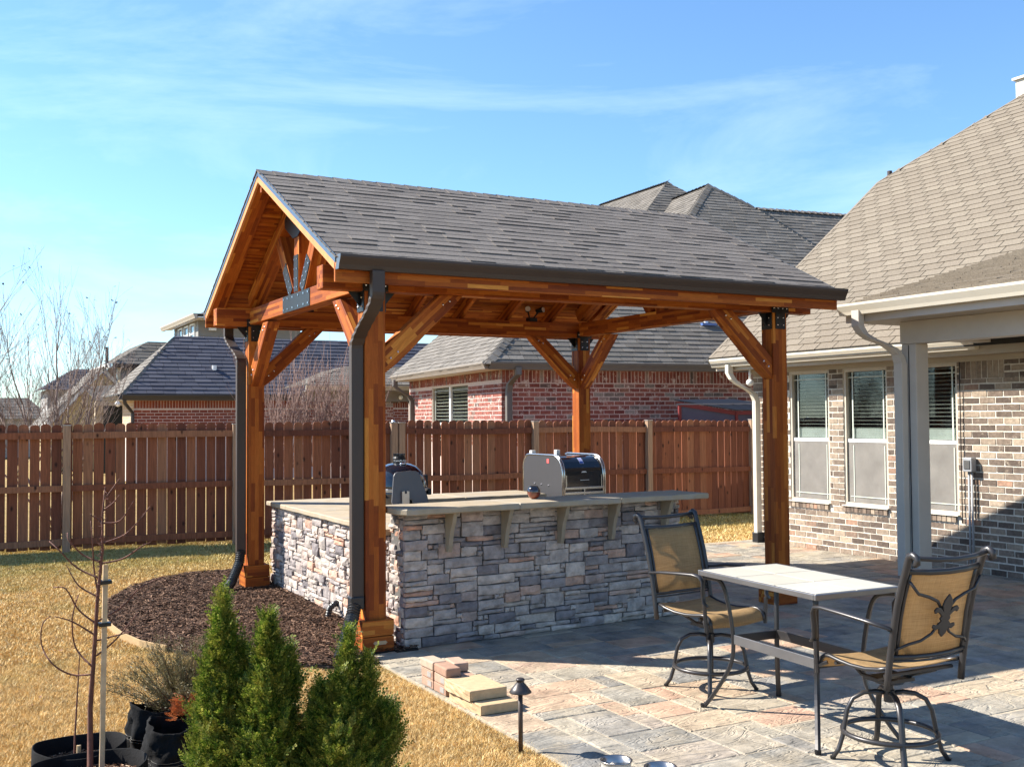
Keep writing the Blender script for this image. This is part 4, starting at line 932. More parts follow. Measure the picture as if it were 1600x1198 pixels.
    # scrolls and fleur-de-lis behind the sling
    def yb(z): return .262+(z-.60)*.27+.034
    m = MB()
    for sx in (-1, 1):
        m.tube([(sx*.240, yb(.985)-.02, .985), (sx*.19, yb(.93), .925), (sx*.12, yb(.90)+.008, .905), (sx*.06, yb(.88)+.01, .88), (sx*.022, yb(.83)+.012, .835)], .0085, 6)
        m.tube([(sx*.245, yb(.64)-.03, .64), (sx*.19, yb(.675), .672), (sx*.12, yb(.69)+.006, .684), (sx*.06, yb(.72)+.01, .715), (sx*.022, yb(.77)+.012, .765)], .0075, 6)
    lb(m, 'back_scroll', M_alu, t, smooth=True)
    m = MB(); yc = yb(.80)+.016
    fl = [(0,.115),(.018,.085),(.024,.055),(.016,.025),(.030,.045),(.050,.052),(.062,.036),(.054,.018),(.044,.026),(.034,.020),(.020,.004),(.026,-.010),(.018,-.022),(.034,-.040),(.052,-.036),(.056,-.052),(.040,-.066),(.022,-.058),(.016,-.085),(0,-.105)]
    fl = fl+[(-a, b) for a, b in fl[-2:0:-1]]
    fl = [(a*1.35, b) for a, b in fl]; m.prism(fl, (0, yc, .80), (1,0,0), (0,.27,1), (0,1,0), .012); lb(m, 'fleur_emblem', M_alu, t, bevel=.003)
    return t
stool(1.655, -2.085, math.radians(6), math.radians(5), 'tan sling swivel stool facing us at the table end by the stone bar')
stool(1.53, -3.70, math.radians(180-2), math.radians(12), 'tan sling swivel stool at the near table end, its fleur-de-lis back towards us')
# ------------------------------------------------------------------ bricks
def brick_rects(Lu, z0, z1, openings, course, bl, mort, rng, ufn=None, soldiers=None):
    out = []; k = 0; z = z0
    def cut(a, b, za, zb):
        segs = [(a, b)]
        for (p, q, r_, s_) in openings:
            if zb > r_+.02 and za < s_-.02:
                ns = []
                for (x, y) in segs:
                    if q <= x or p >= y: ns.append((x, y)); continue
                    if x < p: ns.append((x, p-.004))
                    if y > q: ns.append((q+.004, y))
                segs = ns
        return segs
    while z+course*.6 < z1:
        off = (k % 2)*bl/2; a = -off
        while a < Lu:
            x0 = max(0, a); x1 = min(Lu, a+bl-mort)
            if x1-x0 > .03:
                for p, q in cut(x0, x1, z, z+course-mort):
                    if q-p > .02: out.append((p, q, z, min(z+course-mort, z1)))
            a += bl
        z += course; k += 1
    if soldiers:
        for (s0, s1, sz0, sz1, sw) in soldiers:
            a = s0
            while a < s1-.02: out.append((a, min(a+sw-mort, s1), sz0, sz1)); a += sw
    return out
def brick_pieces(rects, o, u, n, proud, rng, dep=.02, rough=.002):
    out = []; o = Vector(o); u = Vector(u); n = Vector(n)
    for a, b, c, d in rects:
        pr = proud+rng.uniform(-.002, .002); J = lambda: rng.uniform(-rough, rough)
        q = [(a+J(), c+J()), (b+J(), c+J()), (b+J(), d+J()), (a+J(), d+J())]
        f = [o+u*x+KZ*z+n*(pr+J()*.5) for x, z in q]; g = [o+u*x+KZ*z-n*.003 for x, z in q]
        out.append((f+g, [(0,1,2,3), (1,0,4,5), (2,1,5,6), (3,2,6,7), (0,3,7,4)]))
    return out
def wall_grid(name, o, u, n, Lu, z0, z1, openings, mat, parent, th=.12):
    """the wall behind its bricks, with real openings"""
    us = sorted({0, Lu, *[p for q in openings for p in q[:2]]}); zs = sorted({z0, z1, *[p for q in openings for p in q[2:]]}); m = MB(); o = Vector(o); u = Vector(u); n = Vector(n)
    for a, b in zip(us, us[1:]):
        run = None
        for c, d in zip(zs, zs[1:]):
            um, zm = (a+b)/2, (c+d)/2
            if any(p < um < q and r_ < zm < s_ for p, q, r_, s_ in openings): continue
            m.obox(o+u*um+KZ*zm-n*(th/2), u, KZ, n, b-a, d-c, th)
    return m.build(name, mat, parent)
def gutter_k(name, p0, p1, n, mat, parent, hgt=.115, dep=.12, caps=True):
    p0 = Vector(p0); d = Vector(p1)-p0; ln = d.length; d.normalize(); n = Vector(n); h = hgt
    prof = [(0, 0), (0, -h), (dep*.58, -h), (dep*.70, -h*.72), (dep*.92, -h*.34), (dep, -h*.2), (dep, 0), (dep*.9, 0), (dep*.9, -h*.16), (dep*.66, -h*.62), (dep*.54, -h*.93), (dep*.04, -h*.93), (dep*.04, 0)]
    m = MB(); m.prism(prof, p0, n, KZ, d, ln); g = m.build(name, mat, parent)
    for e in (p0-d*.002, p0+d*(ln-.002)):
        m = MB(); m.prism(prof[:7], e, n, KZ, d, .004); m.build('end_cap', mat, g)
    return g
# ------------------------------------------------------------------ the house on the right
H = thing('brick_house', (7.5, 0, 0), 'brown brick house on the right with tan shingle roof, three tall windows and covered porch', 'house')
XH = 7.5; YW = 4.15; ZS = 2.42
def U(y): return YW-y
wins = [(3.41, 2.67), (2.42, 1.69), (1.41, .66)]
ops = [(U(a), U(b), .63, 2.385) for a, b in wins]
Lw = 8.6
wl = wall_grid('wall', (XH, YW, -.1), (0,-1,0), (-1,0,0), Lw, 0, 2.75, [(a, b, c+.1, d+.1) for a, b, c, d in ops], M_mortar, H)
rg = random.Random(77)
rects = brick_rects(Lw, 0, 2.19, ops+[(U(a)-.02, U(b)+.02, .545, .63) for a, b in wins], .0765, .205, .015, rg)
rects += [r_ for r_ in brick_rects(Lw, 2.19, ZS, ops+[(U(.62), U(.04), 2.1, 2.5)], .0765, .205, .015, rg)]
rects += brick_rects(Lw, ZS+.003, 2.72, [(0, U(.04), 2.3, 2.8)], .0765, .205, .015, rg)
rects += [(a, a+.062, 2.195, 2.40) for a in [U(.61)+i*.072 for i in range(8)]]
bp = brick_pieces(rects, (XH, YW, 0), (0,-1,0), (-1,0,0), .005, rg, rough=.003)
def pkH(p):
    c = Vector(p[0][0]); return (c-CAM).length+(0 if -.35 < c.y < 4.1 else 50)
pieces(bp, 'brick', M_brickH, wl, 300, 'far_bricks', key=pkH)
m = MB()
m.box(7.51, 14, YW-.12, YW-.001, -.1, 2.75); m.build('side_wall', M_mortar, H)
def window(parent, o, u, n, wd, z0, z1, rec=.055, blind=True, screen=True, lower_blind=False, bar=True):
    """double hung window with a prairie grid, set back in its opening"""
    o = Vector(o); u = Vector(u); n = Vector(n)
    t = bpy.data.objects.new('window', None)
    fr = MB(); c = lambda a, z, d: o+u*a+KZ*z-n*d
    def bar_(m, a0, a1, za, zb, d0, d1): m.obox(c((a0+a1)/2, (za+zb)/2, (d0+d1)/2), u, KZ, n, a1-a0, zb-za, d1-d0)
    f = .035
    bar_(fr, 0, f, z0, z1, .012, .10); bar_(fr, wd-f, wd, z0, z1, .012, .10); bar_(fr, f, wd-f, z1-f, z1, .012, .10); bar_(fr, f, wd-f, z0, z0+f*1.1, .012, .10)
    zm = z0+(z1-z0)*.475; w_ = fr.build('window', M_wframe, parent, bevel=.003)
    s = MB(); bar_(s, f, wd-f, zm-.022, zm+.022, .030, .07); s.build('meeting_rail', M_white, w_, bevel=.002)
    g = MB(); bar_(g, f+.001, wd-f-.001, z0+f, z1-f, .062, .066); g.build('pane', M_glass, w_)
    mu = MB(); e = .075; t_ = .009
    for a in (f+e, wd-f-e): bar_(mu, a-t_, a+t_, zm+.022, z1-f, .052, .060)
    bar_(mu, f, wd-f, z1-f-e-.005, z1-f-e+.009, .050, .058)
    mu.build('muntin', M_munt, w_)
    if screen:
        q = MB(); bar_(q, f+.004, wd-f-.004, z0+f*1.2, zm-.024, .034, .037); q.build('insect_screen', M_screen, w_)
        mu = MB()
        for a in (f+e+.03, wd-f-e+.03): bar_(mu, a-t_*.7, a+t_*.7, z0+f*1.5, zm-.06, .028, .033)
        bar_(mu, f+e*.6, wd-f-.01, z0+f+e, z0+f+e+.012, .026, .031)
        mu.build('muntin', M_munt, w_)
    if blind:
        bl = MB(); z = z1-f-.02
        while z > zm+.07:
            zz = z; a1 = Vector(n)*.012+KZ*.006
            bl.obox(c(wd/2+.015, zz, .095), u, (n*.9+KZ*.35).normalized(), (KZ*.9-n*.35).normalized(), wd-2*f-.07, .020, .0015); z -= .047
        for k in range(9): bl.obox(c(wd/2+.01, zm+.036+.014*k, .088), u, n, KZ, wd-2*f-.04, .02, .0128)
        bl.build('blind_slats', M_blind, w_)
    d = MB(); bar_(d, .001, wd-.001, z0, z1, .30, .31)
    bar_(d, -.02, -.001, z0, z1, .125, .31); bar_(d, wd+.001, wd+.02, z0, z1, .125, .31); bar_(d, -.02, wd+.02, z1+.001, z1+.02, .125, .31); bar_(d, -.02, wd+.02, z0-.02, z0-.001, .125, .31)
    d.build('room_recess', M_dark, w_)
    return w_
for a, b in wins:
    wn_ = window(H, (XH, a, 0), (0,-1,0), (-1,0,0), a-b, .63, 2.385)
    rl = brick_pieces([(x, x+.058, .548, .618) for x in [U(a)-.02+i*.068 for i in range(int((a-b+.04)/.068))]], (XH, YW, 0), (0,-1,0), (-1,0,0), .028, rg)
    for p in rl: m = MB(); m.add(p[0], p[1]); m.build('sill_brick', M_brickH, wn_)
    m = MB(); m.box(XH-.045, XH+.05, b-.01, a+.01, .6205, .634); m.build('sill', M_mortar, wn_)
# eave of the main roof
XE = 7.17
m = MB(); m.box(XE, XH-.001, -4.5, YW+.36, 2.455, 2.475); m.build('soffit', M_soffit, H)
m = MB(); m.box(XH-.035, XH-.012, -4.4, YW, 2.39, 2.454); m.build('frieze_board', M_soffit, H)
m = MB(); m.box(XE-.022, XE-.001, -4.5, YW+.40, 2.445, 2.61); m.build('fascia', M_trim, H)
gutter_k('gutter', (XE-.024, .08, 2.612), (XE-.024, YW+.41, 2.612), (-1,0,0), M_gutter, H)
hs = .83
def zr_(x): return 2.63+hs*(x-7.05)
mainp = [(7.05, 4.57, zr_(7.05)), (10.6, 4.60, zr_(10.6)), (14.2, .6, zr_(14.2)), (14.2, -7, zr_(14.2)), (7.05, -7, zr_(7.05))]
m = MB(); sl = Vector((-hs, 0, 1)).normalized(); m.add([tuple(Vector(p)-sl*.004) for p in mainp]+[tuple(Vector(p)-KZ*.10) for p in mainp], [(0,4,3,2,1), (5,6,7,8,9), (0,1,6,5), (1,2,7,6), (4,0,5,9), (2,3,8,7), (3,4,9,8)])
rfH = m.build('roof', M_under, H)
m = MB(); m.add([(10.6,4.61,zr_(10.6)-.02),(14.2,.62,zr_(14.2)-.02),(18,4.6,zr_(14.2)-3),(14.2,7.5,2.6),(10.6,4.62,2.6)], [(0,1,2,3,4)]); m.build('hip_face', M_shtan, rfH)
sh = shingle_face([mainp[4], mainp[0], mainp[1], mainp[2], mainp[3]], (0,1,0), (1,0,hs), .142, (.20, .36), random.Random(9), (.009, .013), gap=.012, lift=.002, regular=(.305, .108))
def pkr(p):
    c = Vector(p[0][0]); q = c-CAM; z = q.dot(fw); x = q.dot(rt)/z*1655+800 if z > 0 else 9999
    hid = x > 1640 or (c.x < 7.9 and c.y < .2)
    return q.length+(60 if hid else 0)
pieces(sh, 'shingle', M_shtan, rfH, 300, 'upper_shingles', key=pkr)
m = MB()
for (a, b) in ((mainp[0], mainp[1]), (mainp[1], mainp[2])):
    a = Vector(a); b = Vector(b); d = (b-a).normalized(); s_ = Vector((0,-1,0)) if a.y-b.y < .1 else Vector((-.7,-.7,0))
    m.add([a+V(0,.03,-.10), b+V(0,.03,-.10), b+V(0,.03,.014), a+V(0,.03,.014), a+V(0,-.03,.016), b+V(0,-.03,.016)], [(0,1,2,3), (3,2,5,4)])
m.build('rake_edge', M_shtan, rfH)
m = MB(); m.box(12.27, 12.45, 3.1, 3.28, 6.5, 7.12); m.box(12.23, 12.49, 3.06, 3.32, 7.121, 7.16); m.build('chimney', plain('pale_flue', (.62,.58,.50), .6), rfH)
m = MB(); m.tube([(10.75,4.5,5.4),(10.75,4.5,5.76)], .04, 10); m.build('vent_pipe', M_bronze, rfH)
# downspout at the far corner
m = MB(); a = .045
P0 = [(7.08, 4.18, 2.52), (7.08, 4.18, 2.40), (7.10, 4.13, 2.31), (7.17, 4.07, 2.23), (7.27, 4.02, 2.17), (7.36, 3.99, 2.10), (7.40, 3.98, 2.0), (7.40, 3.98, .12)]
for i, (x, y, z) in enumerate(P0):
    m.v += [(x-a, y-a*.8, z), (x+a, y-a*.8, z), (x+a, y+a*.8, z), (x-a, y+a*.8, z)]
    if i:
        for e in range(4): m.f.append(((i-1)*4+e, (i-1)*4+(e+1) % 4, i*4+(e+1) % 4, i*4+e)); m.m.append(0)
m.build('downspout', M_gutter, H, bevel=.005)
m = MB(); m.box(7.34, 7.46, 3.92, 4.04, .0, .14); m.build('pipe_adapter', M_corr, H, bevel=.01)
m = MB(); m.ball((7.24, 3.92, 2.26), .055, 12, .9); m.tube([(7.24,3.92,2.31),(7.24,3.92,2.45)], .02, 8); m.build('flood_light', M_white, H, smooth=True)
# porch
pc = [(5.5, .386), (5.5, -6.0)]
ps = .27; zp = 2.945
xm = (zp-ps*5.5-2.63+hs*7.05)/(hs-ps); zm_ = zp+ps*(xm-5.5)
pr = [(5.5, .386, zp), (xm, .386, zm_), (xm, -6, zm_), (5.5, -6, zp)]
m = MB(); m.add([tuple(Vector(p)-KZ*.006) for p in pr]+[tuple(Vector(p)-KZ*.09) for p in pr], [(0,3,2,1), (4,5,6,7), (0,1,5,4), (3,0,4,7)])
pr_o = m.build('porch_roof', M_trim, H)
psh = shingle_face([pr[3], pr[0], pr[1], pr[2]], (0,1,0), (1,0,ps), .125, (.2, .36), random.Random(10), (.014, .022), gap=.003, lift=.002)
pieces(psh, 'porch_shingle', M_shtan, pr_o, 120, 'porch_shingles')
gutter_k('gutter', (5.475, -6, zp-.012), (5.475, .40, zp-.012), (-1,0,0), M_gutter, H)
m = MB(); m.box(5.477, 5.50, -6, .386, 2.745, 2.93); m.build('porch_fascia', M_postp, H)
m = MB(); m.box(5.60, 7.16, .36, .384, 2.80, 2.93); m.build('porch_fascia', M_postp, H)
m = MB(); m.box(5.502, 7.14, -6, .36, 2.745, 2.765); m.build('porch_ceiling', M_soffit, H)
m = MB(); m.box(5.88, 6.08, -6, .04, 2.515, 2.744); m.box(6.081, 7.49, -.14, .04, 2.56, 2.744); m.build('porch_beam', M_postp, H, bevel=.004)
m = MB(); m.box(5.89, 6.07, -.150, .030, 0, 2.514); pp = m.build('porch_post', M_postp, H, bevel=.006)
m = MB(); m.box(5.887, 5.889, -.066, -.056, 0, 2.5); m.build('post_joint', M_black, pp)
m = MB(); m.box(5.87, 6.09, -.17, .05, 0, .12); m.build('post_base', M_postp, pp, bevel=.004)
# porch downspout
m = MB(); a = .05
P0 = [(5.42, .17, 2.86), (5.42, .17, 2.70), (5.45, .14, 2.62), (5.53, .10, 2.56), (5.64, .06, 2.52), (5.74, .03, 2.47), (5.81, .01, 2.40), (5.835, .00, 2.31), (5.835, .0, .15)]
for i, (x, y, z) in enumerate(P0):
    k = 1 if i in (0, 1, 8) else (1.06 if i % 2 else .97)
    m.v += [(x-a*.8*k, y-a*k, z), (x+a*.8*k, y-a*k, z), (x+a*.8*k, y+a*k, z), (x-a*.8*k, y+a*k, z)]
    if i:
        for e in range(4): m.f.append(((i-1)*4+e, (i-1)*4+(e+1) % 4, i*4+(e+1) % 4, i*4+e)); m.m.append(0)
m.build('downspout', M_postp, H, bevel=.005)
# electrical box and conduits on the wall
eb = thing('outlet_box', (XH-.012, .47, 1.22), 'grey weatherproof electrical box with two conduits running down the brick wall', 'electrical box')
M_pvc = plain('grey_pvc', (.30,.31,.33), .45); m = MB(); m.box(XH-.10, XH-.012, .41, .53, 1.14, 1.30); m.build('box', M_pvc, eb, bevel=.008)
m = MB(); m.box(XH-.108, XH-.101, .43, .51, 1.17, 1.27); m.build('cover', plain('smoked_cover', (.10,.10,.10), .15), eb, bevel=.003)
for y_ in (.485, .445): m = MB(); m.tube([(XH-.05, y_, .0), (XH-.05, y_, 1.14)], .013, 10); m.build('conduit', M_pvc, eb, smooth=True)
m = MB(); m.tube([(XH-.03, .60, .55), (XH-.03, .60, 2.4)], .006, 6); tag(m.build('wall_cable', M_black), 'thin dark cable running up the brick beside the third window', 'cable')
# ------------------------------------------------------------------ neighbour house behind the right fence
a1 = Vector((.991, -.132, 0)).normalized(); a2 = Vector((.132, .991, 0)).normalized(); E0 = Vector((6.0208, 9.6664, 2.72)); C0 = Vector((6.47, 10.01, 0))
A = thing('red_brick_house', (C0.x, C0.y, 0), 'red brick house with grey hip roofs seen behind the right fence through the pavilion', 'house')
def La(a, b, z): return E0+a1*a+a2*b+KZ*z
Lf = 6.6; rg = random.Random(31)
wf = wall_grid('front_wall', C0, a1, -a2, Lf, 0, 2.75, [], M_mortarA, A)
cz = .0765*1.12
r_ = brick_rects(Lf, 1.25, 2.44, [], cz, .225, .016, rg, soldiers=[(.01, Lf, 2.455, 2.715, .078)])
pieces(brick_pieces(r_, C0, a1, -a2, .005, rg), 'brick', M_brickA, wf, 300, 'far_bricks')
ops = [(6.6-4.65, 6.6-2.02, .9, 2.50)]
CL = C0+a2*6.6
wl2 = wall_grid('left_wall', CL, -a2, -a1, 6.6, 0, 2.75, ops, M_mortarA, A)
r_ = brick_rects(6.6, 1.25, 2.44, [(a, b, c, d+.01) for a, b, c, d in ops], cz, .225, .016, rg, soldiers=[(.01, 6.6, 2.515, 2.715, .078)])
r_ = [q for q in r_ if not (q[3] > 2.5 and q[2] < 2.5)]
pieces(brick_pieces(r_, CL, -a2, -a1, .005, rg), 'brick', M_brickA, wl2, 120, 'far_bricks')
wN = window(A, CL+a2*0+(-a2)*(6.6-4.65), -a2, -a1, 2.63, .9, 2.50, blind=False, screen=False)
bl = MB(); z = .95; ow = CL-a2*(6.6-4.65)
for x0, x1 in ((.14, 1.24), (1.40, 2.50)):
    z = 1.3
    while z < 2.45: bl.obox(ow-a2*((x0+x1)/2)+KZ*z+a1*.085, a2, (a1*.8-KZ*.5).normalized(), (KZ*.8+a1*.5).normalized(), x1-x0, .05, .004); z += .075
bl.build('shutter_slats', M_blind, wN); m = MB(); m.obox(ow-a2*1.315+KZ*1.7+a1*.045, a2, KZ, a1, .10, 1.6, .05); m.build('mullion', M_white, wN)
ga_ = plain('grey_brown_gutter', (.11,.10,.09), .6, 0)
gutter_k('gutter', La(.0, -.0, .10), La(7.6, 0, .10), -a2, ga_, A, .14, .13); gutter_k('gutter', La(-.0, 6.9, .10), La(-.0, 0, .10), -a1, plain('taupe_gutter', (.24,.21,.18), .5), A, .13, .12)
m = MB(); m.prism([(.02,.02),(7.6,.02),(7.6,.44),(.44,.44),(.44,7.0),(.02,7.0)], La(0,0,-.03), a1, a2, KZ, .02); m.build('soffit', M_trim, A)
def facade_roof(parent, polys, mat, course=.15, wd=(.25, .5), seed=1, name='roof', thick=(.010, .02)):
    """polys: list of (points, eave direction, up direction)"""
    m = MB(); out = []
    for pts, ud, vd in polys:
        m.add(pts, [tuple(range(len(pts)))]); out += shingle_face(pts, ud, vd, course, wd, random.Random(seed), thick, lift=.012, gap=.01); seed += 1
    r0 = m.build(name, M_under, parent); q = MB()
    for p in out: q.add(p[0], p[1])
    q.build('shingles', mat, r0, kind='stuff'); return r0
s = .83; ez = .12
def F(a, b): return La(a, b, ez+s*b)                 # front facing slope
def G(a, b, a0): return La(a, b, ez+s*(a-a0))        # left facing slope
vF = a2+KZ*s; vG = a1+KZ*s
rA = facade_roof(A, [([F(-.1,-.1), F(12.5,-.1), F(12.5,2.0), F(2.0,2.0)], a1, vF), ([F(4.28,2.0), F(12.5,2.0), F(12.5,5.28), F(9.38,5.28), F(8.47,6.19)], a1, vF)], M_shgrey, .15, (.2, .42), 3, 'front_roof')
rB = facade_roof(A, [([G(-.1,7.2,0), G(-.1,-.1,0), G(2,2.0,0), G(2,7.2,0)], -a2, vG), ([G(4.28,14,2.28), G(4.28,2.0,2.28), G(8.47,6.19,2.28), G(8.47,14,2.28)], -a2, vG)], M_shgrey, .15, (.2, .42), 8, 'left_roof')
pk2 = Vector((8.69, 8.83, 5.9)); z0 = pk2.z-s*pk2.x
def G2(a, b): return La(a, b, z0+s*a)
facade_roof(A, [([G2(6.5,15.0), G2(6.5,6.64), G2(8.69,8.83), G2(9.26,14.68)], -a2, vG), ([La(8.69,8.83,5.9), La(6.5,6.64,4.08), La(10.9,6.64,4.08)], a1, vF)], M_shgrey, .15, (.2, .42), 12, 'rear_roof')
def caps(pts, par, mat, wd=.16):
    a = Vector(pts[0]); b = Vector(pts[1]); d = b-a; n = int(d.length/.2); d.normalize(); sd = d.cross(KZ).normalized(); m = MB()
    for i in range(n):
        p = a+d*(i*.2); q = p+d*.215
        m.add([p+sd*wd/1.2-KZ*.05+KZ*.03, p+KZ*.06, p-sd*wd/1.2-KZ*.05+KZ*.03, q+sd*wd/1.2-KZ*.05, q+KZ*.035, q-sd*wd/1.2-KZ*.05], [(0,1,4,3), (1,2,5,4), (0,2,1)])
    m.build('hip_caps', mat, par, kind='stuff')
caps((F(0,0), F(2,2)), rA, M_shgrey); caps((F(4.28,2.0), F(8.47,6.19)), rA, M_shgrey); caps((F(8.47,6.19), F(9.38,5.28)), rA, M_shgrey); caps((F(9.38,5.28), F(12.5,5.28)), rA, M_shdark); caps((G(8.47,6.19,2.28), G(8.47,14,2.28)), rB, M_shgrey); caps((G2(8.69,8.83), G2(9.26,14.68)), rB, M_shgrey)
# valley line with pale metal
m = MB(); a = F(9.38,5.28)+KZ*.03; b = F(10.25,3.7)+KZ*.03; k = 14
for i in range(k): p = a.lerp(b, i/k); m.obox(p, a1, a2, KZ, .10, .05, .03)
m.build('valley_flashing', ga_, rA)
m = MB(); p = La(5.27,1.10,.95); m.tube([p, p+KZ*.34], .05, 10); vp = m.build('vent_pipe', M_white, rA); m = MB(); m.obox(p+KZ*.05, a1, a2, KZ, .34, .3, .05); m.build('vent_flashing', plain('blue_flashing', (.08,.16,.40), .4), vp)
m = MB(); p = La(6.8,9.5,3.98); m.tube([p, p+KZ*.3], .05, 8); m.build('roof_vent', M_white, rB)
def ds2(pts, mat, parent, a=.055):
    m = MB()
    for i, p in enumerate(pts):
        p = Vector(p); m.v += [tuple(p+a1*x*a+a2*y*a) for x, y in ((-1,-1),(1,-1),(1,1),(-1,1))]
        if i:
            for e in range(4): m.f.append(((i-1)*4+e, (i-1)*4+(e+1) % 4, i*4+(e+1) % 4, i*4+e)); m.m.append(0)
    m.build('downspout', mat, parent, bevel=.006)
p = La(.55,-.08,0); ds2([p, p-KZ*.14, p-KZ*.22+a2*.12-a1*.05, p-KZ*.32+a2*.30-a1*.06, p-KZ*.45+a2*.34-a1*.06, p-KZ*1.9+a2*.34-a1*.06], ga_, A)
p = La(-.07,6.6,0); ds2([p, p-KZ*.16, p-KZ*.28+a1*.15, p-KZ*.40+a1*.36, p-KZ*.52+a1*.42, p-KZ*2.2+a1*.42], ga_, A)
# lower side wing of that house
g0 = Vector((5.37, 18.56, 0))
gw = Vector((.88, -.474, 0)).normalized()
W0 = La(1.0, 6.62, 0); W0.z = 0
wg = wall_grid('wing_wall', W0-a1*2.3+a2*2.2, a1, -a2, 2.9, 0, 2.6, [(1.75, 2.2, .9, 2.2)], M_mortarA, A)
r_ = brick_rects(2.9, 1.25, 2.28, [(1.75, 2.2, .9, 2.2)], cz, .225, .016, rg, soldiers=[(.01, 2.9, 2.285, 2.5, .078)])
pieces(brick_pieces(r_, W0-a1*2.3+a2*2.2, a1, -a2, .005, rg), 'wing_bricks', M_brickA, wg, 0, 'wing_bricks')
e0 = La(-1.95, 8.2, -.08); ww_ = 4.2
facade_roof(A, [([e0+a2*4, e0, e0+a1*1.2+a2*1.2+KZ*.52, e0+a1*1.2+a2*4+KZ*.52], -a2, a1+KZ*.43), ([e0, e0+a1*ww_, e0+a1*ww_+a2*1.2+KZ*.52, e0+a1*1.2+a2*1.2+KZ*.52], a1, a2+KZ*.43)], M_shgrey, .15, (.2,.42), 30, 'wing_roof')
gutter_k('gutter', e0+KZ*0, e0+a1*3.1, -a2, M_trim, A, .13, .12)
m = MB(); m.prism([(0,0),(3.2,0),(3.2,.5),(0,.5)], e0-KZ*.16, a1, a2, KZ, .02); m.obox(e0+a1*1.6-KZ*.28+a2*.5, a1, KZ, a2, 3.2, .26, .04); m.build('soffit', plain('grey_soffit', (.22,.20,.185), .7), A)
m = MB(); q = e0+a1*2.55+a2*.42-KZ*.30; m.ball(q, .06, 10); m.build('flood_light', M_white, A, smooth=True); m = MB(); m.ball(q-a1*1.2-KZ*.05, .06, 10); m.build('flood_light', M_white, A, smooth=True)
# shed
S = thing('garden_shed', (9.7, 8.3, 0), 'small blue grey shed with red trim and dark metal roof peeking over the right fence', 'shed')
s0 = Vector((10.45, 8.02, 0)); M_red = plain('red_trim', (.15,.013,.016), .6); M_shs = plain('blue_grey_panel', (.06,.068,.115), .6)
sd_ = Vector((-.93, .37, 0)).normalized(); sr = Vector((.37, .93, 0)).normalized()
m = MB(); m.add([s0, s0+sd_*1.1, s0+sd_*1.1+KZ*2.0, s0+KZ*1.82], [(0,1,2,3)]); m.add([s0, s0+a1*1.2, s0+a1*1.2+KZ*1.82, s0+KZ*1.82], [(0,1,2,3)]); m.build('wall', M_shs, S)
m = MB(); m.obox(s0+KZ*.93, a1, a2, KZ, .05, .05, 1.86); m.obox(s0+a1*.62+KZ*1.85-a2*.02, a1, a2, KZ, 1.3, .05, .07); m.obox(s0+a1*.5+KZ*.9-a2*.02, a1, a2, KZ, .05, .03, 1.8)
m.add([s0+KZ*1.80-a2*.03, s0+sd_*1.15+KZ*1.99-a2*.03, s0+sd_*1.15+KZ*2.07-a2*.03, s0+KZ*1.88-a2*.03], [(0,1,2,3)]); m.obox(s0+sd_*1.1+KZ*1.0, a1, a2, KZ, .05, .05, 2.0); m.build('trim', M_red, S)
m = MB(); p = [s0+KZ*1.89-a1*.05-a2*.08, s0+a1*1.3+KZ*1.89-a2*.08, s0+a1*1.3+sd_*1.2+KZ*2.10, s0+sd_*1.2+KZ*2.09]
m.add(p+[q+KZ*.02 for q in p], [(0,1,2,3),(4,5,6,7),(0,1,5,4),(1,2,6,5),(2,3,7,6),(3,0,4,7)]); rs_ = m.build('roof', plain('dark_metal_roof', (.012,.014,.022), .55, .0), S)
m = MB()
for k in range(6): f = k/5; m.obox(p[0].lerp(p[1], f).lerp(p[3].lerp(p[2], f), .5)+KZ*.03, sd_, a1, KZ, 1.1, .02, .025)
m.build('roof_ribs', plain('roof_rib', (.10,.11,.15), .3, .5), rs_)
# ------------------------------------------------------------------ neighbour house on the left
B = thing('slate_roof_house', (1.81, 23.9, 0), 'red brick house with dark slate blue hip roof behind the left fence', 'house')
X3 = Vector((1,0,0)); Y3 = Vector((0,1,0)); b0 = Vector((1.62, 23.55, 2.52))
wb = wall_grid('front_wall', (1.97, 23.9, 0), X3, -Y3, 9, 0, 2.5, [], M_mortarA, B); rg = random.Random(51)
r_ = brick_rects(9, 1.3, 2.12, [], .088, .23, .014, rg, soldiers=[(.01, 9, 2.13, 2.38, .082)])
M_brickB = multi('red_brick_far', [(0, (.20,.05,.035)), (.6, (.28,.085,.055)), (1, (.16,.05,.045))], .9, .3, 20)
pieces(brick_pieces(r_, (1.97, 23.9, 0), X3, -Y3, .004, rg), 'far_bricks', M_brickB, wb, 0, 'far_bricks')
M_sunbrick = multi('sun_painted_brick', [(0, (.42,.30,.20)), (1, (.5,.38,.26))], .9, .2, 20)  # left wall brick, sunlight painted in as a paler colour
wc = wall_grid('left_wall', (1.97, 26.0, 0), -Y3, -X3, 2.1, 0, 2.5, [], M_mortarA, B); pieces(brick_pieces(brick_rects(2.1, 1.3, 2.4, [], .088, .23, .014, rg), (1.97, 26.0, 0), -Y3, -X3, .004, rg), 'far_bricks', M_sunbrick, wc, 0, 'far_bricks')
b_ = lambda x, y, z: b0+V(x, y, z)
hr = 2.3; hz = 1.84
rb_ = facade_roof(B, [([b_(0,0,0), b_(14,0,0), b_(14,hr,hz), b_(1.85,hr,hz)], X3, Y3+KZ*.8)], M_shblue, .19, (.3,.5), 60, 'roof', (.014, .024)); facade_roof(B, [([b_(0,4.4,0), b_(0,0,0), b_(1.85,hr,hz), b_(1.85,2.4,hz)], -Y3, X3+KZ*.99)], M_shgrey, .17, (.25,.5), 61, 'side_roof')  # left slope in paler grey shingles, its sunlit tone painted as colour
caps((b_(0,0,.0), b_(1.85,hr,hz)), rb_, M_shgrey, .12)
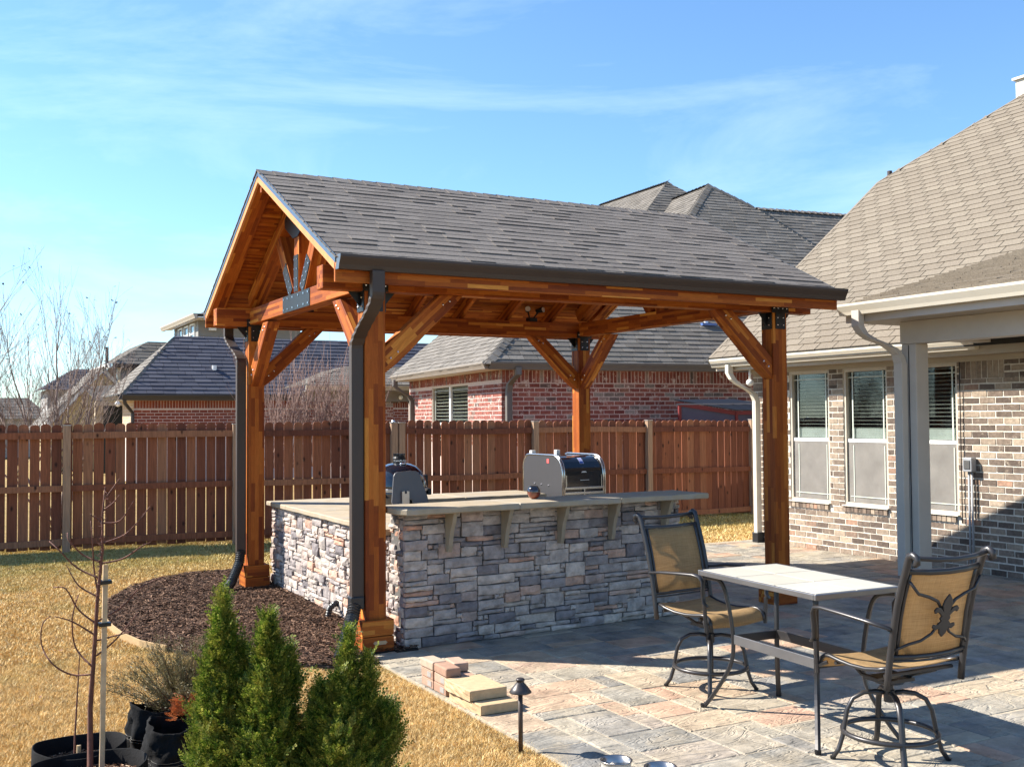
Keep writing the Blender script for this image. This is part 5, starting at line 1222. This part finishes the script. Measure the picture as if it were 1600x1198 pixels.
M_dg = plain('dark_gutter', (.03,.028,.03), .4); gutter_k('gutter', b_(-.02,-.02,-.0), b_(14,-.02,0), -Y3, M_dg, B, .17, .13); gutter_k('gutter', b_(-.02,3.2,0), b_(-.02,.0,0), -X3, M_dg, B, .14, .12)
m = MB(); m.box(b0.x, b0.x+14, b0.y, b0.y+.4, b0.z-.17, b0.z-.14); m.box(b0.x, b0.x+.4, b0.y+.4, b0.y+3.2, b0.z-.17, b0.z-.14); m.build('soffit', M_trim, B)
m = MB(); m.tube([(1.66,23.47,2.36),(1.68,23.5,2.25),(1.82,23.72,2.12),(1.93,23.84,2.0),(1.93,23.84,1.2)], .05, 6); m.build('downspout', M_dg, B); m = MB(); m.tube([(4.36,24.5,2.9),(4.36,24.5,3.42)], .07, 8); m.build('vent_pipe', M_white, rb_)
m = MB(); m.ball((1.5,23.6,2.25), .08, 8); m.build('flood_light', M_white, B)
# two storey unit behind it
def simple_window(parent, o, u, n, w_, h_):
    o = Vector(o); u = Vector(u); n = Vector(n); m = MB()
    for a, b, c, d in ((0,.06,0,h_),(w_-.06,w_,0,h_),(.06,w_-.06,h_-.06,h_),(.06,w_-.06,0,.06),(.06,w_-.06,h_/2-.03,h_/2+.03)): m.obox(o+u*(a+b)/2+KZ*(c+d)/2+n*.02, u, KZ, n, b-a, d-c, .05)
    f = m.build('window', M_white, parent); m = MB(); m.obox(o+u*w_/2+KZ*h_/2+n*.004, u, KZ, n, w_-.12, h_-.12, .008); m.build('pane', plain('far_pane', (.10,.16,.24), .05, 0), f)
def sided(name, x0, x1, y0, y1, z0, z1, mat, parent):
    """lap siding as real overlapping boards"""
    m = MB(); m.box(x0+.02, x1-.02, y0+.02, y1, z0, z1); z = z0
    while z < z1:
        zz = min(z+.16, z1); m.add([(x0,y0,z),(x1,y0,z),(x1,y0+.015,zz),(x0,y0+.015,zz),(x0,y1,z),(x0+.015,y1,zz),(x0+.015,y0+.015,zz)], [(0,1,2,3),(0,3,5,4)]); m.add([(x0,y0,z),(x1,y0,z),(x1,y0+.03,z),(x0,y0+.03,z)], [(0,1,2,3)]); z += .16
    return m.build(name, mat, parent)
T = thing('two_storey_house', (5.1, 31, 0), 'pale sided upper storey with small windows and sloping roof above the slate roof', 'house')
sided('wall', 5.24, 9.0, 31, 35.5, 0, 5.50, M_siding, T)
for y in (31.5, 32.6, 33.7): simple_window(T, (5.24, y+.8, 4.55), (0,-1,0), (-1,0,0), .8, .75)
facade_roof(T, [([V(4.98,36.3,5.46), V(4.98,29.9,5.46), V(7.6,32.5,6.25), V(7.6,36.3,6.25)], -Y3, X3+KZ*.3), ([V(4.98,29.9,5.46), V(10,29.9,5.46), V(10,32.5,6.25), V(7.6,32.5,6.25)], X3, Y3+KZ*.3)], M_shdark, .2, (.3,.6), 70)
gutter_k('gutter', (4.98,36.3,5.50), (4.98,29.9,5.50), (-1,0,0), M_trim, T, .17, .14); m = MB(); m.box(5.0, 5.23, 31, 36, 5.36, 5.40); m.box(5.0, 9, 29.95, 30.99, 5.36, 5.40); m.build('soffit', M_white, T); m = MB(); m.box(5.6,5.85,30.85,30.99,5.0,5.3); m.build('wall_light', M_white, T)
# dormer house
D_ = thing('grey_dormer_house', (2.9, 33, 0), 'grey sided dormer with tall window under a hip roof left of the slate roof', 'house')
sided('wall', 2.9, 5.6, 33, 36.5, 0, 3.85, plain('mid_grey_siding', (.20,.20,.195), .7), D_); simple_window(D_, (2.9, 34.4, 2.6), (0,-1,0), (-1,0,0), .9, 1.2)
m = MB(); m.box(2.86, 2.9, 32.98, 33.35, 0, 3.85); m.box(2.86, 2.9, 34.6, 36, 0, 3.85); m.build('corner_boards', plain('buff_trim', (.50,.42,.28), .6), D_)
facade_roof(D_, [([V(2.55,32.6,3.82), V(7,32.6,3.82), V(7,33.7,4.72), V(3.95,33.7,4.72)], X3, Y3+KZ*.82), ([V(2.55,38,3.82), V(2.55,32.6,3.82), V(3.95,33.7,4.72), V(3.95,38,4.72)], -Y3, X3+KZ*.64)], M_shgrey, .2, (.3,.6), 80); gutter_k('gutter', (2.55,32.58,3.84), (7,32.58,3.84), (0,-1,0), M_dg, D_, .15, .12); gutter_k('gutter', (2.53,38,3.84), (2.53,32.6,3.84), (-1,0,0), M_white, D_, .15, .12)
# yellow gabled house
Yh = thing('yellow_gable_house', (1.2, 30, 0), 'house with a pale yellow gable and low grey roof beyond the bare tree', 'house')
gx = 2.45
m = MB(); m.prism([(-3.2,0),(2.6,0),(2.6,2.35),(0.55,3.55),(-3.2,1.3)], (2.1, 34, 0), (.55,0,0), (0,0,1), (0,1,0), 1.0); m.build('gable_wall', M_yellow, Yh)
m = MB(); m.tube([(2.42,33.9,3.68),(.45,33.9,1.55)], .08, 4); m.tube([(2.42,33.9,3.68),(3.4,33.9,2.6)], .08, 4); m.build('gable_trim', M_white, Yh)
facade_roof(Yh, [([V(.1,38,1.45), V(.1,33.8,1.45), V(2.45,33.8,3.80), V(2.45,38,3.80)], -Y3, X3+KZ), ([V(1.6,29.2,2.42), V(3.6,29.2,2.55), V(3.6,33,3.15), V(1.6,33,3.0)], X3, Y3+KZ*.15)], M_shgrey, .2, (.3,.6), 90)
m = MB(); m.box(1.65, 1.9, 29.8, 30, 0, 2.4); m.box(2.6, 2.85, 29.0, 29.2, 0, 2.4); m.box(1.6, 3.4, 29.15, 29.35, 2.28, 2.42); m.build('porch_columns', plain('cream_brick_pier', (.52,.42,.30), .8), Yh); m = MB(); m.box(1.9, 3.4, 30.5, 30.6, 0, 2.3); m.build('porch_wall', M_dark, Yh); m = MB(); m.tube([(2.42,33,3.7),(2.42,33,4.45)], .06, 6); m.build('flue', M_dg, Yh)
# distant dark roofed house
Fh = thing('dark_roof_house', (1.4, 42, 0), 'distant grey house with a plain dark roof seen through the bare branches', 'house')
sided('wall', 1.2, 3.8, 42.3, 46, 0, 3.15, plain('pale_grey_siding', (.32,.31,.30), .7), Fh)
facade_roof(Fh, [([V(.9,41.8,3.12), V(4.2,41.8,3.12), V(4.2,43.0,4.08), V(2.4,43.0,4.08)], X3, Y3+KZ*.8), ([V(.9,46,3.12), V(.9,41.8,3.12), V(2.4,43.0,4.08), V(2.4,46,4.08)], -Y3, X3+KZ*.64)], M_shblue, .22, (.3,.6), 95)
Gh = thing('far_left_house', (-2.5, 50, 0), 'very distant low roofline at the left edge beyond the trees', 'house')
sided('wall', -3.5, 1.5, 50, 54, 0, 1.9, plain('far_tan_siding', (.33,.30,.27), .7), Gh)
facade_roof(Gh, [([V(-4,49.5,1.9), V(2,49.5,1.9), V(1.0,51,2.95), V(-3,51,2.95)], X3, Y3+KZ*.7)], M_shgrey, .25, (.4,.8), 97)
# ------------------------------------------------------------------ bare trees
def bark(name, c): return plain(name, c, .85, var=.3, sc_=30, bump=.4)
M_bark = bark('grey_brown_bark', (.24,.18,.155)); M_bark2 = bark('red_brown_bark', (.12,.045,.03)); M_bark3 = bark('pale_twig_bark', (.25,.16,.135)); M_leafd = plain('dry_leaf', (.05,.04,.035), .8)
def grow(mb, p, d, ln, r, dep, rg, tips, spread=.5, up=.18, kids=(2, 3), segs=3, taper=.62, wob=.10):
    pts = [p]; rr = [r]; q = p; dd = d.normalized()
    for i in range(segs):
        dd = (dd+Vector((rg.gauss(0, wob), rg.gauss(0, wob), rg.gauss(0, wob)+up*.3))).normalized(); q = q+dd*(ln/segs); pts.append(q); rr.append(max(.0016, r*(1-(1-taper)*(i+1)/segs)))
    mb.tube(pts, rr, 5 if r > .012 else 3)
    if dep == 0: tips.append((q, dd)); return
    for k in range(rg.randint(*kids)):
        i = rg.randint(1, segs); base = pts[i]; a = rg.uniform(0, 2*PI); s = spread*rg.uniform(.6, 1.35); o = dd.orthogonal().normalized(); o2 = dd.cross(o)
        nd = (dd*math.cos(s)+(o*math.cos(a)+o2*math.sin(a))*math.sin(s)+Vector((0,0,up))).normalized()
        grow(mb, base, nd, ln*rg.uniform(.60, .86), rr[i]*rg.uniform(.5, .72), dep-1, rg, tips, spread, up, kids, segs, taper, wob)
    grow(mb, q, dd, ln*.75, rr[-1], dep-1, rg, tips, spread, up, kids, segs, taper, wob)
def tree(name, base, stems, label, seed, dep, r, mat, spread=.42, up=.16, grp=None, leaves=60, kids=(2,2)):
    rg = random.Random(seed); t = thing(name, base, label, 'tree', grp); tips = []; base = Vector(base)
    tm = MB(); cm = MB()
    for (dx, dy, h, rr) in stems:
        d = Vector((dx, dy, 1)).normalized(); q = base+Vector((dx*.12, dy*.12, 0)); p2 = q+d*h; tm.tube([q, q.lerp(p2, .5)+V(rg.gauss(0,.02), rg.gauss(0,.02), 0), p2], [rr, rr*.9, rr*.8], 7)
        for k in range(3): grow(cm, q+d*h*rg.uniform(.55, 1.0), (d+Vector((rg.uniform(-.7,.7), rg.uniform(-.7,.7), .2))).normalized(), h*.62, rr*.5, dep-1, rg, tips, spread, up, kids)
        grow(cm, p2, d, h*.7, rr*.8, dep, rg, tips, spread, up, kids)
    tm.build('trunk', mat, t, smooth=True); cm.build('crown', mat, t, smooth=True)
    lf = MB()
    for q, d in rg.sample(tips, min(leaves, len(tips))):
        a = Vector((rg.gauss(0,1), rg.gauss(0,1), rg.gauss(0,1))).normalized()*.035; b = a.cross(Vector((0,0,1)))+V(.012,0,-.02); lf.add([q, q+a+b*.5, q+a*1.6, q+a-b*.5], [(0,1,2,3)])
    if lf.v: lf.build('dry_leaves', M_leafd, t, kind='stuff')
    return t
tree('bare_tree', (-1.15, 10.6, 0), [(-.28,.05,1.25,.026), (-.05,.1,1.45,.030), (.22,-.08,1.35,.026), (.10,.2,1.2,.022), (-.48,-.1,1.2,.022), (.25,.05,1.15,.020), (-.75,.1,1.2,.02)], 'bare many stemmed tree with scattered dry leaves behind the left fence', 5, 4, .04, M_bark, .40, .16, 'bare trees beyond the left fence', 90, (2, 3))
tree('bare_tree', (-2.9, 10.4, 0), [(-.1,.1,1.5,.034), (.22,0,1.6,.030), (-.4,.1,1.4,.024)], 'bare tree cut by the left edge of the photo, reaching higher than its neighbour', 11, 4, .045, M_bark, .50, .20, 'bare trees beyond the left fence', 80)
tree('bare_tree', (-2.55, 22, 0), [(-.2,.1,1.6,.05), (.15,0,1.8,.05)], 'small distant bare tree low behind the left fence', 17, 3, .05, M_bark, .5, .2, 'bare trees beyond the left fence', 20)
# thicket of twigs behind the fence
rg = random.Random(8); t = thing('bare_shrub', (3.2, 11.6, 0), 'thicket of pale bare twigs sticking up behind the fence left of the front post', 'shrub'); m = MB(); tips = []
for k in range(250):
    f = k/250; p = Vector((2.4+1.75*rg.random(), 12.0-.7*rg.random(), .9)); d = Vector((rg.gauss(0,.26)+.1, rg.gauss(0,.2), 1)); grow(m, p, d, rg.uniform(.75, 1.25)*(1.0 if rg.random() < .8 else 1.3), .011, 1, rg, tips, .35, .1, (1, 2), 3, .5, .06)
m.build('twigs', M_bark3, t, kind='stuff')
# ------------------------------------------------------------------ young staked tree in a fabric ring
M_fab = plain('black_grow_bag_fabric', (.010,.010,.011), .9, var=.35, sc_=14, bump=.6, bsc=90, spec=.15)
M_compost = multi('bark_compost', [(0, (.10,.05,.03)), (.6, (.22,.12,.07)), (.85, (.35,.20,.12)), (1, (.55,.42,.3))], .9, .2, 30)
def ring_pot(cx, cy, r, h, label, seed, soil, sag=.012, ex=1.0, rot=0):
    rg = random.Random(seed); t = thing('fabric_ring_pot', (cx, cy, 0), label, 'planter', 'black fabric pots on the lawn'); m = MB(); n = 64; ph = rg.uniform(0, 6)
    rows = [(r*1.0, 0), (r*1.01, h*.5), (r, h), (r-.004, h+.003), (r-.008, h), (r-.010, .01)]
    for rr, z in rows:
        for k in range(n):
            a = 2*PI*k/n; w_ = 1+.018*math.sin(3*a+ph)+.009*math.sin(7*a+ph*2); zz = z+(sag*math.sin(2*a+ph) if z > .02 else 0)
            x, y = rr*w_*math.cos(a)*ex, rr*w_*math.sin(a); m.v.append((cx+x*math.cos(rot)-y*math.sin(rot), cy+x*math.sin(rot)+y*math.cos(rot), zz))
    for i in range(len(rows)-1):
        for k in range(n): m.f.append((i*n+k, i*n+(k+1) % n, (i+1)*n+(k+1) % n, (i+1)*n+k)); m.m.append(0)
    m.build('rim', M_fab, t, smooth=True)
    m = MB(); m.v = [(cx+(r-.006)*math.cos(2*PI*k/n)*ex*.98, cy+(r-.006)*math.sin(2*PI*k/n)*.98, soil) for k in range(n)]; m.f = [tuple(range(n))]; m.m = [0]; m.build('soil', M_mulchbase, t)
    rs2 = np.random.RandomState(seed); k = 2600; rr = np.sqrt(rs2.rand(k))*(r-.02); aa = rs2.rand(k)*2*PI; x = cx+rr*np.cos(aa)*ex; y = cy+rr*np.sin(aa); z = soil+rs2.rand(k)*.02
    an = rs2.rand(k)*PI; ln = rs2.uniform(.004, .014, k); wd = rs2.uniform(.002, .006, k); tl = rs2.uniform(-.5, .5, k); c = np.stack([x,y,z],1); d = np.stack([np.cos(an)*ln, np.sin(an)*ln, np.sin(tl)*ln],1); w2 = np.stack([-np.sin(an)*wd, np.cos(an)*wd, rs2.uniform(-.004,.004,k)],1)
    vv = np.stack([c-d-w2, c+d-w2, c+d+w2, c-d+w2],1).reshape(-1,3); big_mesh('wood_chips', vv, np.arange(4*k).reshape(k,4), M_compost, nper=4, parent=t); return t
ring_pot(-2.195, -1.80, .225, .135, 'black fabric ring on the lawn with a cut stub inside, behind the staked tree', 3, .03)
ring_pot(-2.20, -2.24, .262, .155, 'larger black fabric ring around the foot of the staked young tree', 4, .07)
ring_pot(-2.50, -2.62, .20, .21, 'black fabric pot in the bottom left corner, cut by the frame', 6, .1, .02)
yt = thing('young_tree', (-2.17, -2.0, 0), 'bare young tree with thin reddish branches tied to a wooden stake', 'tree')
trunk = [(-2.185,-2.12,.05),(-2.17,-2.06,.1),(-2.17,-2.05,.38),(-2.15,-2.05,.7),(-2.14,-2.06,.92),(-2.12,-2.07,1.14),(-2.12,-2.07,1.33),(-2.11,-2.08,1.46)]
m = MB(); m.tube(trunk, [.016,.015,.0125,.010,.0085,.0065,.005,.003], 9)
rg = random.Random(12)
m.build('trunk', M_bark2, yt, smooth=True)
BR = [[[-2.165,-2.055,.54],[-2.25,-1.96,.53],[-2.34,-1.98,.6],[-2.38,-1.89,.68],[-2.38,-1.95,.79],[-2.34,-1.92,.82]],[[-2.165,-2.055,.58],[-2.23,-1.96,.66],[-2.25,-2.0,.81],[-2.22,-1.97,.92]],[[-2.15,-2.05,.79],[-2.22,-1.97,.85],[-2.28,-2.0,.96],[-2.33,-1.92,.96]],[[-2.135,-2.06,1.01],[-2.23,-1.98,1.06],[-2.31,-2.0,1.15],[-2.35,-1.92,1.19]],[[-2.13,-2.065,1.09],[-2.2,-1.99,1.12],[-2.27,-2.02,1.2],[-2.27,-1.96,1.23]],[[-2.12,-2.07,1.18],[-2.02,-2.1,1.22],[-1.96,-2.18,1.3],[-1.91,-2.16,1.36]],[[-2.12,-2.07,1.28],[-2.04,-2.09,1.29],[-1.99,-2.17,1.39]],[[-2.12,-2.07,1.27],[-2.13,-2.03,1.29],[-2.17,-2.06,1.32]],[[-2.15,-2.05,.79],[-2.03,-2.08,.86],[-1.96,-2.17,.96],[-1.85,-2.18,1.01]],[[-2.135,-2.06,1.08],[-2.03,-2.09,1.1],[-1.95,-2.19,1.17],[-1.91,-2.16,1.18]],[[-2.12,-2.07,1.34],[-2.07,-2.08,1.38],[-2.05,-2.13,1.42]],[[-2.11,-2.08,1.4],[-2.07,-2.09,1.46],[-2.05,-2.13,1.5]],[[-2.14,-2.06,.94],[-2.155,-2.03,1.06],[-2.165,-2.05,1.21],[-2.17,-2.02,1.29]],[[-2.15,-2.05,.70],[-2.05,-2.06,.72],[-1.98,-2.1,.74]],[[-2.155,-2.05,.62],[-2.06,-2.08,.70],[-1.96,-2.12,.83]],[[-2.14,-2.06,.92],[-2.22,-2.0,.97],[-2.27,-1.98,1.06]],[[-2.15,-2.05,.73],[-2.25,-2.02,.80],[-2.33,-2.0,.83]]]
for b in BR:
    pts = []; n = len(b)
    for i in range(n-1):
        p0 = Vector(b[max(i-1,0)]); p1 = Vector(b[i]); p2 = Vector(b[i+1]); p3 = Vector(b[min(i+2,n-1)])
        for k in range(4): f = k/4; pts.append(.5*((2*p1)+(p2-p0)*f+(2*p0-5*p1+4*p2-p3)*f*f+(3*p1-p0-3*p2+p3)*f**3))
    pts.append(Vector(b[-1])); m = MB(); k = len(pts); m.tube(pts, [.0045*(1-.65*i/k)+.0006 for i in range(k)], 5)
    for i in range(2, k):
        if rg.random() < .75: q = pts[i]; a = Vector((rg.gauss(0,1), rg.gauss(0,1), rg.gauss(0,1))).normalized(); m.tube([q, q+a*rg.uniform(.006,.02)], [.0022,.0012], 4)
    m.build('branch', M_bark2, yt, smooth=True)
bm = MB()
for i in range(90):
    f = rg.uniform(.45, 1); q = Vector(trunk[2]).lerp(Vector(trunk[-1]), f)+V(0,0,0); a = Vector((rg.gauss(0,1), rg.gauss(0,1), rg.gauss(0,.6))).normalized(); bm.tube([q, q+a*rg.uniform(.008,.03)], [.0025,.0012], 4)
bm.build('buds', M_bark2, yt, kind='stuff')
sk = thing('stake', (-2.12, -2.1, 0), 'pale wooden stake holding the young tree upright with black ties', 'stake')
m = MB(); m.tube([(-2.125,-2.12,.04),(-2.10,-2.03,1.07)], .0165, 4); m.build('post', plain('raw_pine_stake', (.52,.37,.22), .8, var=.25, sc_=12, bump=.3), sk)
for z in (.78, .985): m = MB(); f = (z-.04)/1.03; m.obox((-2.125+.025*f, -2.12+.09*f, z), (1,0,0), (0,1,0), (0,0,1), .058, .05, .018); m.build('tie', M_black, sk, bevel=.003)
m = MB(); m.tube([(-2.225,-1.88,.03),(-2.222,-1.88,.20),(-2.20,-1.87,.62)], [.006,.005,.002], 6); m.build
o_ = m.build('thin_stem', M_bark2); tag(o_, 'single thin whip growing from the fabric ring behind the staked tree', 'sapling')
m = MB(); m.tube([(-2.21,-1.90,.03),(-2.205,-1.90,.16)], .011, 8); tag(m.build('cut_stub', plain('pale_cut_wood', (.55,.38,.2), .8)), 'short pale cut stub standing in the fabric ring', 'stub')
# crumpled grow bags
def grow_bag(cx, cy, r, h, label, seed, lean=(0,0)):
    t = thing('grow_bag', (cx, cy, 0), label, 'planter', 'black fabric pots on the lawn'); rg = random.Random(seed); m = MB(); n = 56; rows = 16; ph = rg.uniform(0, 9)
    for i in range(rows+1):
        f = i/rows; z = h*f; base = r*(1.04-.10*f)
        for k in range(n):
            a = 2*PI*k/n; w_ = 1+.10*noise.noise(Vector((math.cos(a)*2.2, math.sin(a)*2.2, f*2.4+ph)))*2+.05*noise.noise(Vector((math.cos(a)*6, math.sin(a)*6, f*7+ph)))*2
            zz = z+.10*h*f*math.sin(2*a+ph); m.v.append((cx+base*w_*math.cos(a)+lean[0]*f, cy+base*w_*math.sin(a)+lean[1]*f, zz))
    for i in range(rows):
        for k in range(n): m.f.append((i*n+k, i*n+(k+1) % n, (i+1)*n+(k+1) % n, (i+1)*n+k)); m.m.append(0)
    o = m.build('bag', M_fab, t, smooth=True); s = o.modifiers.new('thickness', 'SOLIDIFY'); s.thickness = .005
    seam = MB()
    for zz in (5, 6):
        seam.tube([Vector(m.v[zz*n+k])+(Vector((m.v[zz*n+k][0]-cx, m.v[zz*n+k][1]-cy, 0)).normalized()*.003) for k in range(n)], .0011, 3, closed=True)
    seam.build('seam_stitching', plain('grey_thread', (.30,.29,.27), .7), t); m = MB(); m.v = [(cx+lean[0]*.6+r*.86*math.cos(2*PI*k/24), cy+lean[1]*.6+r*.86*math.sin(2*PI*k/24), h*.62) for k in range(24)]; m.f = [tuple(range(24))]; m.m = [0]; m.build('soil', M_mulchbase, t)
grow_bag(-1.80, -1.62, .135, .25, 'crumpled black fabric bag standing behind the first evergreen, empty mouth up', 1)
grow_bag(-1.78, -2.03, .15, .24, 'slumped black fabric bag with pale stitching between the young tree and the evergreens', 2, (.03,.03))
# ------------------------------------------------------------------ evergreens
def foliage_mat(name, stops, tipc, mixt=.25):
    m, t, b = newmat(name); g = t.nodes.new('ShaderNodeNewGeometry'); c = ramp(t, g.outputs['Random Per Island'], stops)
    c = mixc(t, ramp(t, noise_(t, 14, 4, .65), [(.45, (0,)*3), (.72, (.75,)*3)]), c, tipc)
    t.links.new(c, b.inputs['Base Color']); b.inputs['Roughness'].default_value = .55; b.inputs['Specular IOR Level'].default_value = .4
    tl = t.nodes.new('ShaderNodeBsdfTranslucent'); t.links.new(c, tl.inputs[0]); mx = t.nodes.new('ShaderNodeMixShader'); mx.inputs[0].default_value = mixt; o = t.nodes['Material Output']
    t.links.new(b.outputs[0], mx.inputs[1]); t.links.new(tl.outputs[0], mx.inputs[2]); t.links.new(mx.outputs[0], o.inputs[0]); return m
M_arb = foliage_mat('evergreen_sprays', [(0, (.018,.05,.006)), (.4, (.07,.145,.013)), (.75, (.20,.27,.028)), (1, (.52,.52,.12))], (.30,.25,.045), .32)
M_jun = foliage_mat('brownish_needle_foliage', [(0, (.05,.05,.025)), (.5, (.13,.115,.05)), (1, (.24,.19,.09))], (.18,.14,.07))
M_orange = foliage_mat('rusty_dead_foliage', [(0, (.40,.10,.03)), (1, (.62,.22,.07))], (.5,.15,.05))
def sprays(n, base, h, rprof, seed, up=.75, size=(.028,.066), lumps=None, nleaf=9):
    """many small flat fan sprays pointing out and up, lying in vertical planes"""
    rs2 = np.random.RandomState(seed); VV = []; base = np.array(base)
    f = rs2.beta(1.15, 1.35, n); a = rs2.uniform(0, 2*PI, n)
    for i in range(n):
        fi = f[i]; ai = a[i]; L_ = 1+.45*noise.noise(Vector((math.cos(ai)*1.6, math.sin(ai)*1.6, fi*6+seed)))+.55*noise.noise(Vector((math.cos(ai)*5, math.sin(ai)*5, fi*18+seed)))
        rr = rprof(fi)*L_*(rs2.rand()**.33*1.0); p = base+np.array([rr*math.cos(ai), rr*math.sin(ai), fi*h])
        rad = np.array([math.cos(ai), math.sin(ai), 0]); d = rad*(1-up)*rs2.uniform(.4, 3.2)+np.array([0,0,up])+rs2.normal(0,.22,3); d /= np.linalg.norm(d)
        sd = np.cross(d, rad+rs2.normal(0,.5,3)); sd /= np.linalg.norm(sd)+1e-9; s = rs2.uniform(*size)
        if rs2.rand() < .07: p = p+rad*rr*.22; s *= 1.35
        for k in range(nleaf):
            t_ = k/nleaf; q = p+d*s*t_*1.2; sg = 1 if k % 2 else -1; ld = d*.75+sd*sg*.75*(1-.4*t_); ld /= np.linalg.norm(ld); l2 = s*(.46-.28*t_); wv = np.cross(ld, np.cross(d, sd)); wv = wv/(np.linalg.norm(wv)+1e-9)*s*.062
            VV += [q-wv, q+ld*l2*.6+wv*1.2, q+ld*l2]; VV += [q+wv, q+ld*l2, q+ld*l2*.5-wv*1.3]
    return np.array(VV)
def evergreen(base, h, rprof, seed, label, n=5200, extra=()):
    t = thing('evergreen_shrub', base, label, 'shrub', 'evergreens in the foreground'); m = MB(); b = Vector(base); m.tube([b, b+V(.01,0,h*.45), b+V(0,.005,h*.9)], [.012,.008,.002], 6)
    rg = random.Random(seed)
    for k in range(60):
        f = rg.uniform(.03, .9); a = rg.uniform(0, 2*PI); r_ = rprof(f)*.8; q = b+V(0,0,f*h*.95); m.tube([q, q+V(math.cos(a)*r_*.6, math.sin(a)*r_*.6, r_*.5), q+V(math.cos(a)*r_, math.sin(a)*r_, r_*1.2)], [.004,.003,.0015], 4)
    m.build('stem', M_bark2, t); vs = sprays(n, base, h, rprof, seed)
    for (bx_, by_, bz_, hh, rr, nn) in extra:
        vs = np.concatenate([vs, sprays(nn, (base[0]+bx_, base[1]+by_, base[2]+bz_), hh, (lambda f, rr=rr: rr*(1-f)**.7*min(1, .35+f*3)), seed+7)])
    big_mesh('foliage', vs, np.arange(len(vs)).reshape(-1, 3), M_arb, parent=t); 
    return t
cone = lambda R_, p=.75, low=.75: (lambda f: R_*((1-f)**p)*min(1, low+f*1.6))
evergreen((-1.655,-2.62,0), .86, cone(.195, .95, .8), 21, 'tallest narrow evergreen, left of the three in the foreground', 5600, extra=[(.0,0,.62,.36,.05,420), (.085,-.02,.46,.26,.05,420), (-.05,.0,.50,.2,.05,300)])
evergreen((-1.49,-2.80,0), .76, cone(.205, .85, .85), 22, 'middle of the three evergreens in the foreground, slightly shorter', 5600, extra=[(.0,0,.60,.28,.05,500), (-.01,-.01,.66,.2,.03,200), (.09,.0,.45,.26,.06,500)])
evergreen((-1.19,-2.95,0), .56, cone(.235, .55, .85), 23, 'broad evergreen with loose feathery tops, right of the three in the foreground', 5400, extra=[(.03,0,.40,.42,.045,420), (.115,-.03,.36,.33,.045,380), (-.10,.02,.32,.25,.06,450), (-.03,-.03,.36,.27,.05,300), (.20,-.05,.22,.24,.08,600)])
for k, (x, y) in enumerate(((-1.665,-2.63), (-1.50,-2.80), (-1.205,-2.95))):
    m = MB(); m.lathe([(.11,-.03),(.13,.05),(.13,.10)], x, y, 24); tag(m.build('nursery_pot', M_fab, smooth=True), ['black nursery pot under the tallest left evergreen', 'black nursery pot under the middle evergreen', 'black nursery pot under the broad right evergreen'][k], 'pot', 'black nursery pots')
# brownish conifer leaning behind
t = thing('brownish_conifer', (-1.62,-1.60,.12), 'dull brownish feathery conifer with bare arching twigs behind the tallest evergreen', 'shrub'); rg = random.Random(4); m = MB(); VV = []; rs2 = np.random.RandomState(9)
for k in range(120):
    a = rg.uniform(0, 2*PI); el = rg.uniform(.5, 1.45); L_ = rg.uniform(.30, .52); p = Vector((-1.62+rg.gauss(0,.02), -1.60+rg.gauss(0,.02), .12)); d = Vector((math.cos(a)*math.cos(el)*1.05, math.sin(a)*math.cos(el)*.9, math.sin(el)))
    pts = [p+d*L_*f+V(0,0,-.05*f*f+.04*f) for f in (0,.25,.5,.75,1)]; m.tube(pts, [.0035,.003,.0022,.0016,.001], 4)
    for j in range(240):
        f = rg.uniform(.3, 1); q = p+d*L_*f+V(0,0,-.05*f*f+.04*f); s = rg.uniform(.010,.026); dd = (d+Vector((rg.gauss(0,.55), rg.gauss(0,.55), rg.gauss(0,.4)+.15))).normalized(); w2 = dd.orthogonal().normalized()*s*.10
        q = q+Vector((rg.gauss(0,.013), rg.gauss(0,.013), rg.gauss(0,.012))); VV += [q-w2, q+w2, q+dd*s]
m.build('branches', M_bark2, t, kind='stuff'); vs = np.array([tuple(v) for v in VV]); big_mesh('foliage', vs, np.arange(len(vs)).reshape(-1,3), M_jun, parent=t)
vs = sprays(260, (-1.67,-1.86,.21), .12, lambda f: .075*(1-f*.5), 31, up=.35, size=(.02,.04)); o_ = big_mesh('dead_foliage', vs, np.arange(len(vs)).reshape(-1,3), M_orange); tag(o_, 'tuft of rusty orange dead conifer foliage by the fabric bags', 'foliage')
print('objects', len(bpy.data.objects), 'tris approx', sum(len(me.polygons) for me in bpy.data.meshes))
